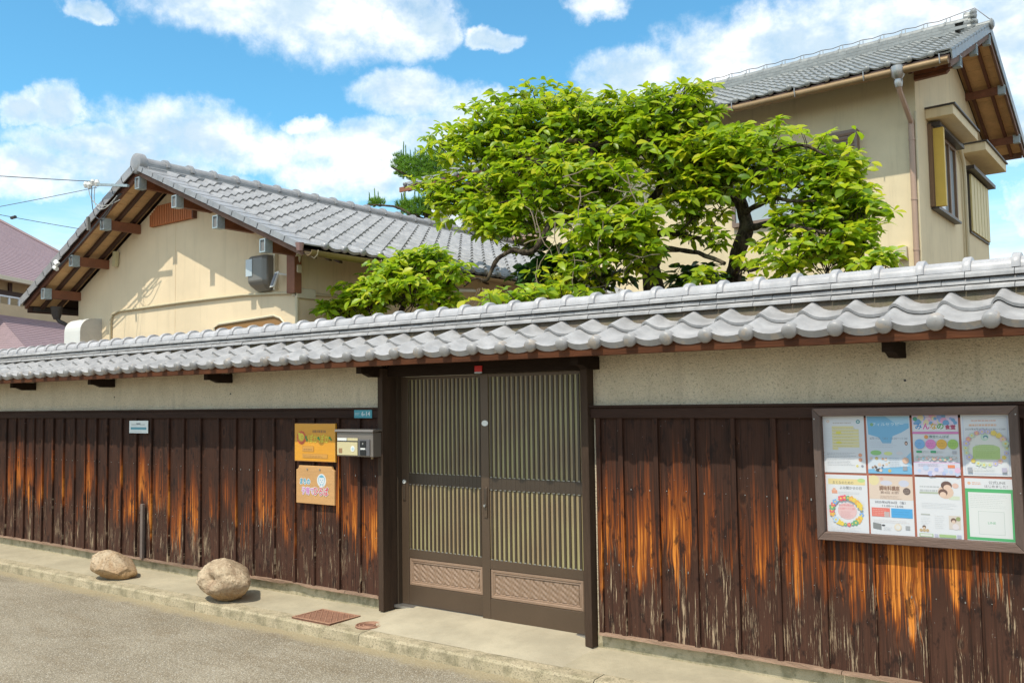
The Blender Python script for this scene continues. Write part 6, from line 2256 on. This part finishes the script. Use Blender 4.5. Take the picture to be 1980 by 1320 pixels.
PADS_C = [(-7.3, 1.45, 2.66, .3, .1), (-6.95, 1.45, 2.74, .3, .14), (-6.6, 1.4, 2.85, .3, .18), (-7.45, 1.5, 2.7, 0.21, 0.07), (-7.13, 1.5, 2.8, 0.28, 0.12), (-6.88, 1.6, 2.92, 0.27, 0.18), (-6.54, 1.6, 3.07, 0.29, 0.16), (-6.2, 1.6, 3.1, 0.23, 0.12), (-5.91, 1.5, 2.93, 0.16, 0.09), (-6.29, 1.4, 2.78, 0.33, 0.14), (-6.03, 1.5, 2.71, 0.16, 0.12)]
PADS_D = [(-5.64, 2.8, 3.01, 0.27, 0.12), (-5.37, 2.9, 3.11, 0.31, 0.16), (-4.99, 2.8, 2.9, 0.29, 0.1), (-5.6, 3.0, 3.29, 0.2, 0.06), (-4.3, 3.9, 2.9, .35, .2)]
PADS_E = [(-5.27, 1.4, 2.61, 0.26, 0.04), (-4.8, 1.4, 2.6, 0.24, 0.06)]
PADS_F = [(-2.0, 2.4, 2.78, 0.12, 0.06), (-2.13, 2.4, 2.74, 0.15, 0.04)]
PINE = [(-14.15, 9.5, 7.05, 0.18, 0.24), (-13.91, 9.5, 6.87, 0.3, 0.29), (-13.52, 9.5, 6.85, 0.36, 0.35), (-13.18, 9.5, 6.94, 0.36, 0.34), (-12.85, 9.5, 6.74, 0.35, 0.28), (-13.45, 9.5, 6.53, 0.29, 0.14), (-14.92, 9.5, 6.22, 0.16, 0.14), (-14.08, 9.5, 6.04, 0.15, 0.14), (-13.77, 9.5, 6.0, 0.24, 0.21), (-13.43, 9.5, 5.99, 0.14, 0.21), (-13.64, 9.5, 5.79, 0.32, 0.07)]

TA = thing('broadleaf_tree', 'big spreading leafy garden tree with dark trunk, left of the pair behind the wall', 'tree', (-4.75, 3.6, 0), 'garden trees behind the wall')
limb(TA, [(-4.68, 3.6, -.02), (-4.75, 3.6, 1.6), (-4.731, 3.6, 2.609), (-4.773, 3.6, 2.954), (-4.765, 3.6, 3.239), (-4.835, 3.6, 3.477)], .125, .085, 'trunk')
limb(TA, [(-4.835, 3.6, 3.44), (-4.946, 3.6, 3.693), (-5.045, 3.55, 3.845), (-5.189, 3.5, 4.092), (-5.273, 3.5, 4.253), (-5.283, 3.5, 4.403), (-5.214, 3.5, 4.45), (-5.037, 3.6, 4.469)], .075, .022)
limb(TA, [(-5.273, 3.5, 4.253), (-5.316, 3.5, 4.438), (-5.39, 3.4, 4.507), (-5.499, 3.3, 4.499), (-5.64, 3.3, 4.423), (-5.851, 3.3, 4.52)], .045, .016)
limb(TA, [(-4.946, 3.6, 3.66), (-5.116, 3.3, 3.613), (-5.325, 3.1, 3.582), (-5.398, 2.9, 3.505), (-5.469, 2.8, 3.331), (-5.538, 2.7, 3.187), (-5.775, 2.7, 3.24), (-5.912, 2.6, 3.158), (-5.945, 2.5, 2.982), (-6.016, 2.5, 2.916), (-6.158, 2.5, 2.945), (-6.304, 2.5, 2.872)], .055, .007)
limb(TA, [(-4.765, 3.6, 3.18), (-4.639, 3.7, 3.254), (-4.441, 3.8, 3.228), (-4.125, 3.7, 3.149), (-3.79, 3.6, 3.0)], .04, .02)
limb(TA, [(-4.835, 3.6, 3.44), (-4.685, 3.8, 3.457), (-4.374, 3.8, 3.38), (-4.1, 3.7, 3.29)], .05, .02)
limb(TA, [(-4.835, 3.6, 3.44), (-4.804, 3.8, 3.793), (-4.708, 4.0, 3.99), (-4.767, 4.0, 4.207), (-4.877, 3.9, 4.4)], .055, .02)
limb(TA, [(-4.708, 4.0, 3.95), (-4.583, 4.0, 3.883), (-4.544, 4.0, 4.113), (-4.568, 4.0, 4.382), (-4.45, 3.9, 4.8)], .035, .014)
limb(TA, [(-5.045, 3.55, 3.82), (-5.304, 3.3, 4.073), (-5.51, 3.2, 4.204), (-5.79, 3.1, 4.289), (-6.22, 3.2, 4.503), (-6.56, 3.2, 4.655), (-6.831, 3.3, 4.884)], .045, .012)
limb(TA, [(-6.22, 3.2, 4.50), (-6.3, 3.4, 4.9), (-6.25, 3.6, 5.2)], .022, .008)
limb(TA, [(-5.79, 3.1, 4.289), (-6.4, 3.0, 4.3), (-6.9, 2.95, 4.15)], .02, .007)
limb(TA, [(-5.116, 3.3, 3.6), (-5.6, 3.0, 3.85), (-6.1, 2.8, 3.8)], .025, .008)
nA = foliage(TA, PADS_A, 42, .130, M['leafA'], 11, 300)
TB = thing('broadleaf_tree', 'smaller leafy garden tree with forked grey trunk, right of the pair, before the tall house', 'tree', (-3.97, 3.9, 0), 'garden trees behind the wall')
limb(TB, [(-4.0, 3.9, -.02), (-3.977, 3.9, 1.6), (-3.977, 3.9, 2.577), (-3.953, 3.9, 2.964), (-3.886, 3.9, 3.236), (-3.792, 3.9, 3.447), (-3.827, 3.9, 3.618), (-3.869, 3.9, 3.764)], .10, .065, 'trunk')
limb(TB, [(-3.869, 3.9, 3.74), (-3.651, 3.8, 3.88), (-3.389, 3.7, 3.902), (-3.123, 3.7, 3.86)], .055, .018)
limb(TB, [(-3.792, 3.9, 3.42), (-3.555, 3.8, 3.403), (-3.211, 3.6, 3.332), (-2.89, 3.4, 3.214), (-2.648, 3.4, 3.135)], .045, .012)
limb(TB, [(-3.869, 3.9, 3.74), (-4.144, 4.0, 3.964), (-4.329, 4.0, 3.934), (-4.5, 4.05, 3.86), (-4.8, 4.1, 3.831)], .05, .016)
limb(TB, [(-3.827, 3.9, 3.6), (-3.548, 3.8, 3.62), (-3.292, 3.7, 3.595), (-3.048, 3.6, 3.519), (-2.846, 3.6, 3.491)], .034, .010)
limb(TB, [(-3.651, 3.8, 3.86), (-3.4, 3.75, 4.1), (-3.05, 3.75, 4.1), (-2.8, 3.8, 3.95)], .03, .010)
limb(TB, [(-3.953, 3.9, 2.96), (-3.7, 3.6, 2.95), (-3.3, 3.3, 2.85)], .035, .012)
nB = foliage(TB, PADS_B, 42, .130, M['leafA'], 12, 300)
TC = thing('garden_bush', 'bright yellow-green bush rising over the coping before the gabled house', 'bush', (-6.7, 1.5, 0))
limb(TC, [(-6.7, 1.6, -.02), (-6.68, 1.6, 1.5), (-6.696, 1.6, 2.392), (-6.525, 1.5, 2.644), (-6.379, 1.5, 2.844), (-6.166, 1.5, 2.983), (-6.027, 1.5, 3.047)], .05, .012, 'stem')
limb(TC, [(-6.525, 1.5, 2.644), (-6.82, 1.5, 2.774), (-7.127, 1.5, 2.743), (-7.447, 1.5, 2.7)], .016, .005, 'shoot')
nC = foliage(TC, PADS_C, 85, .11, M['leafC'], 13, 200)
TD = thing('dark_shrub', 'dark glossy leaved shrub low behind the coping at centre', 'shrub', (-5.3, 2.9, 0))
limb(TD, [(-5.3, 2.9, -.02), (-5.32, 2.9, 2.0), (-5.35, 2.9, 3.1)], .04, .01, 'stem')
nD = foliage(TD, PADS_D, 60, .15, M['leafD'], 14, 120)
TE = thing('low_shrub', 'low light green shrub tips peeping over the coping left of centre', 'shrub', (-5.0, 1.4, 0))
limb(TE, [(-5.0, 1.4, -.02), (-5.02, 1.4, 2.0), (-5.05, 1.4, 2.6)], .03, .008, 'stem')
nE = foliage(TE, PADS_E, 60, .12, M['leafC'], 15, 60)
TF = thing('low_shrub', 'small yellow-green shrub tip over the coping below the downpipe', 'shrub', (-2.07, 2.4, 0))
limb(TF, [(-2.07, 2.4, -.02), (-2.06, 2.4, 2.0), (-2.05, 2.4, 2.75)], .03, .008, 'stem')
nF = foliage(TF, PADS_F, 70, .105, M['leafC'], 16, 60)
# bare twigs hanging at the end of the drooping branch
rr = random.Random(9)
g = MB()
base = Vector((-6.25, 2.5, 2.88))
for k in range(8):
    a = rr.uniform(-2.6, -.4)
    p = base + Vector((rr.uniform(-.1, .25), rr.uniform(-.1, .1), 0))
    pts = [p]
    for i in range(4):
        p = p + Vector((math.cos(a) * .08 + rr.uniform(-.03, .03), rr.uniform(-.02, .02), math.sin(a) * .08 + rr.uniform(-.02, .02)))
        pts.append(p)
    g.tube(pts, [.006, .005, .004, .003, .002], 4, cap=False)
for k in range(34):
    p = Vector((rr.uniform(-5.5, -4.3), rr.uniform(2.1, 2.6), rr.uniform(2.7, 3.9)))
    pts = [p]
    a = rr.uniform(-2.4, 2.4)
    for i in range(4):
        a += rr.uniform(-.5, .5)
        p = p + Vector((math.cos(a) * .09, rr.uniform(-.03, .03), math.sin(a) * .09))
        pts.append(p)
    g.tube(pts, [.007, .006, .005, .004, .002], 4, cap=False)
g.build('bare_twigs', M['twig'], TA, kind='stuff')

# pine behind the gabled house
PN = thing('pine_tree', 'green pine with upright candle shoots behind the tiled ridge', 'tree', (-13.6, 9.5, 0))
limb(PN, [(-13.4, 9.7, -.02), (-13.5, 9.7, 3), (-13.45, 9.6, 5.3), (-13.3, 9.55, 6.5), (-13.2, 9.5, 6.8)], .16, .04, 'trunk')
limb(PN, [(-13.45, 9.6, 5.6), (-13.7, 9.5, 5.75), (-14.1, 9.5, 5.95), (-14.9, 9.5, 6.1)], .05, .015)
limb(PN, [(-13.35, 9.55, 6.3), (-13.7, 9.5, 6.55), (-14.15, 9.5, 6.85)], .04, .015)
rr = random.Random(31)
nv, nf = [], []
cand = MB()


def needle(p, d, L, w_):
    s_ = d.cross(Vector((rr.uniform(-1, 1), rr.uniform(-1, 1), rr.uniform(-1, 1))))
    if s_.length < .01:
        return
    s_.normalize()
    k = len(nv)
    nv.extend([tuple(p - s_ * w_), tuple(p + s_ * w_), tuple(p + d * L)])
    nf.append((k, k + 1, k + 2))


for (px, py, pz, rx, rzz) in PINE:
    n = int(50 + 320 * rx * rzz * 4)
    for k in range(n):
        x = px + rr.uniform(-1, 1) * rx
        yy = py + rr.uniform(-1, 1) * rx * .8
        f = (1 - ((x - px) / rx) ** 2) ** .5
        z0 = pz + rr.uniform(-1, .45) * rzz * (.4 + .6 * f)
        tip = Vector((x, yy, z0))
        for q in range(22):
            d = Vector((rr.gauss(0, .5), rr.gauss(0, .5), abs(rr.gauss(.7, .5)))).normalized()
            needle(tip, d, rr.uniform(.07, .13), .005)
    for k in range(max(3, int(rx * 22))):
        x = px + rr.uniform(-1, 1) * rx * .95
        yy = py + rr.uniform(-.6, .6) * rx
        z0 = pz + rzz * rr.uniform(-.1, .35)
        h = rr.uniform(.15, .32)
        lean = Vector((rr.uniform(-.1, .1), 0, 1)).normalized()
        cand.tube([(x, yy, z0), Vector((x, yy, z0)) + lean * h], [.018, .010], 5)
        for q in range(70):
            t = rr.random()
            d = (lean + Vector((rr.gauss(0, .3), rr.gauss(0, .3), 0))).normalized()
            needle(Vector((x, yy, z0)) + lean * h * t, d, .05, .004)
me = bpy.data.meshes.new('needles')
me.from_pydata(nv, [], nf)
me.materials.append(M['needle'])
o = place(me, 'needles', Matrix(), PN)
o['kind'] = 'stuff'
cand.build('candles', M['needle'], PN, kind='stuff')
print('LEAVES', nA, nB, nC, nD, nE, nF, 'objects', len(bpy.data.objects))
